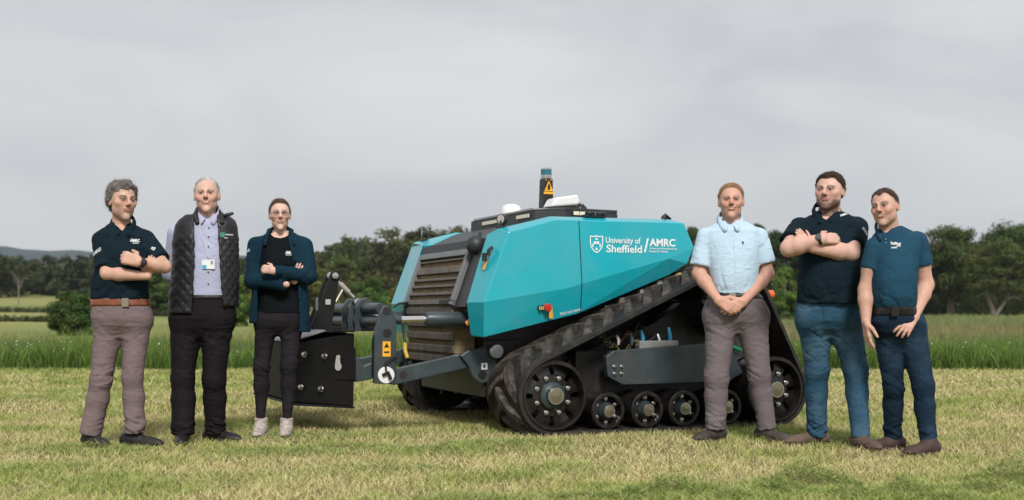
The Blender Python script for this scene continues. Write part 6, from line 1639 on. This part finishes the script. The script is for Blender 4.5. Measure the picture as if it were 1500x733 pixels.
# ---- man 6: blue polo, hand on hip pocket, turned to the left
p = Person(7.75, 'grinning man in mid blue polo and dark jeans with one thumb in his pocket', 1327)
tor = [(331, 1289, 1319, .062, .0), (338, 1285, 1334, .09, .0), (346, 1279, 1347, .11, .0), (360, 1276, 1348, .13, .0), (385, 1274, 1343, .15, -.02), (410, 1272, 1338, .165, -.03), (435, 1274, 1337, .165, -.03), (452, 1277, 1337, .155, -.01)]
sL, eL, wL = p.P(1281, 361, -.03), p.P(1268, 425, -.02), p.P(1268.5, 472, -.08); sR, eR, wR = p.P(1343, 354, .04), p.P(1356, 418, .06), p.P(1339, 464, -.10)
build_body(p, (1296, 275.5, 330.5, -37, 4, -7, -.05), [dict(pts=(sL, eL, wL), g=1.02), dict(pts=(sR, eR, wR), g=1.12)], tor, (.60, .37, .285),
           dict(brow=(.09, .055, .04), brow_w=.8, stub=.18, stubc=(.24, .15, .12)),
           dict(name='cropped brown', strand=.006, col=(.060, .035, .025), thick=.0035, line=[.086, .084, .076, .046, .004, -.006, -.042, -.058], rough=.003, temple=.020, peak=.020, topf=1.2),
           neck_r=.064, smile=1.0, wide=1.0, jaw=1.06,
           hands=[dict(w=wL, d=(.06, -.12, -1), back=(-1, -.15, 0), thumb=(.1, -1, -.1), curl=(.12, .25, .25), spread=.15), dict(w=wR, d=p.P(1325, 482, -.15) - wR, back=(-.35, -1, .2), thumb=(-1, .2, .35), curl=(.22, .3, .2), spread=.4, tin=-.1)])
MB6 = cloth('mid blue polo cloth', (.016, .062, .105))
S = SDF([2.15, 7.35, .85], [2.75, 8.1, 1.45], .0082)
S.stack(p.secs(tor), k=.03)
S.cone(sL, sL + (eL - sL) * .52, .058, .062, k=.022, flat_b=True); S.cone(sR, sR + (eR - sR) * .56, .068, .074, k=.022, flat_b=True)
S.cone(p.P(1297, 328, -.06), p.P(1291, 351, -.135), .046, .010, k=.010, op='s'); S.ell(p.P(1301, 327, .0), (.072, .08, .05), k=.015, op='s')
shirt = p.out(S, 'polo_shirt', MB6, None, disp=fold_disp(lambda V: .0035 + .005 * np.exp(-((V[:, 2] - .95) / .07) ** 2), (9, 9, 10), 53, 1.2), keep=True)
polo_collar(p, 1302, 325, 347, 14.5, MB6, shirt, dyf=-.10, xv=1297, flare=.012, leaf=.034)
p.print_on('polo_shirt', '#8', 1296, 1310, 356.3, 360.8, INK, parent=shirt, bold=.05, rot=math.radians(-8)); p.print_on('polo_shirt', '#6', 1296, 1304, 363.3, 365.7, INK, parent=shirt, bold=.05); p.print_on('polo_shirt', '#3', 1303.5, 1309, 361.6, 363.3, INK, parent=shirt, bold=.05)
for y in (352, 357): 
    q = p.drop('polo_shirt', 1290.5, y, .001); b = MB(); b.ball(tuple(q), (.0035, .002, .0035), 8, 6); p.part(b, 'button', pmat('grey button', (.30, .36, .40), rough=.4), shirt)
hips = [(449, 1278, 1337, .150, -.01), (460, 1275, 1342, .15, 0), (472, 1273, 1350, .148, 0), (486, 1280, 1350, .12, 0), (498, 1297, 1336, .06, 0)]
JD = cloth('dark indigo denim', (.0105, .024, .046), dirt=(.034, .072, .115), dscale=3.4, damt=.85)
trousers(p, hips, [[(1298, 480, 23, .02), (1309, 568, 16, .06), (1308, 640, 15, .20)], [(1333, 480, 23.5, 0), (1352.5, 566, 17, -.06), (1361, 653, 14, -.08)]], JD, 25, cuff=.012, knee=.008, name='jeans')
belt(p, hips, BLKLEATHER, 450, 462, 1299, pmat('dark buckle', (.03, .028, .028), rough=.3, metal=.6))
seam(p, 'jeans', [(1318, 464), (1328, 473), (1345, 474)], cloth('indigo seam', (.006, .022, .05)), 'pocket'); seam(p, 'jeans', [(1294, 464), (1293, 474), (1294, 486)], cloth('indigo seam', (0, 0, 0)), 'fly')
DBR = pmat('dark brown boot', (.060, .034, .030), rough=.7, var=.25, scale=16, bump=.3, bscale=120)
shoe(p, 1309, 7.95, -66, DBR, BRS, L=.29); shoe(p, 1361, 7.66, -58, DBR, BRS, L=.30)
# ------------------------------------------------------------------ haze over the far land
hb = MB().box((-4500, -40, -4), (4500, 4300, 190))
hm = bpy.data.materials.new('haze'); hm.use_nodes = True
hn, hl = hm.node_tree.nodes, hm.node_tree.links
hn.remove(hn['Principled BSDF'])
pv = hn.new('ShaderNodeVolumePrincipled')
pv.inputs['Color'].default_value = (0.80, 0.90, 1.0, 1)
pv.inputs['Density'].default_value = 0.00013
hl.new(pv.outputs['Volume'], hn['Material Output'].inputs['Volume'])
ho = hb.build('haze', hm, None, smooth=None)
tag(ho, 'thin pale haze hanging over the far hills', 'haze', kind='stuff')
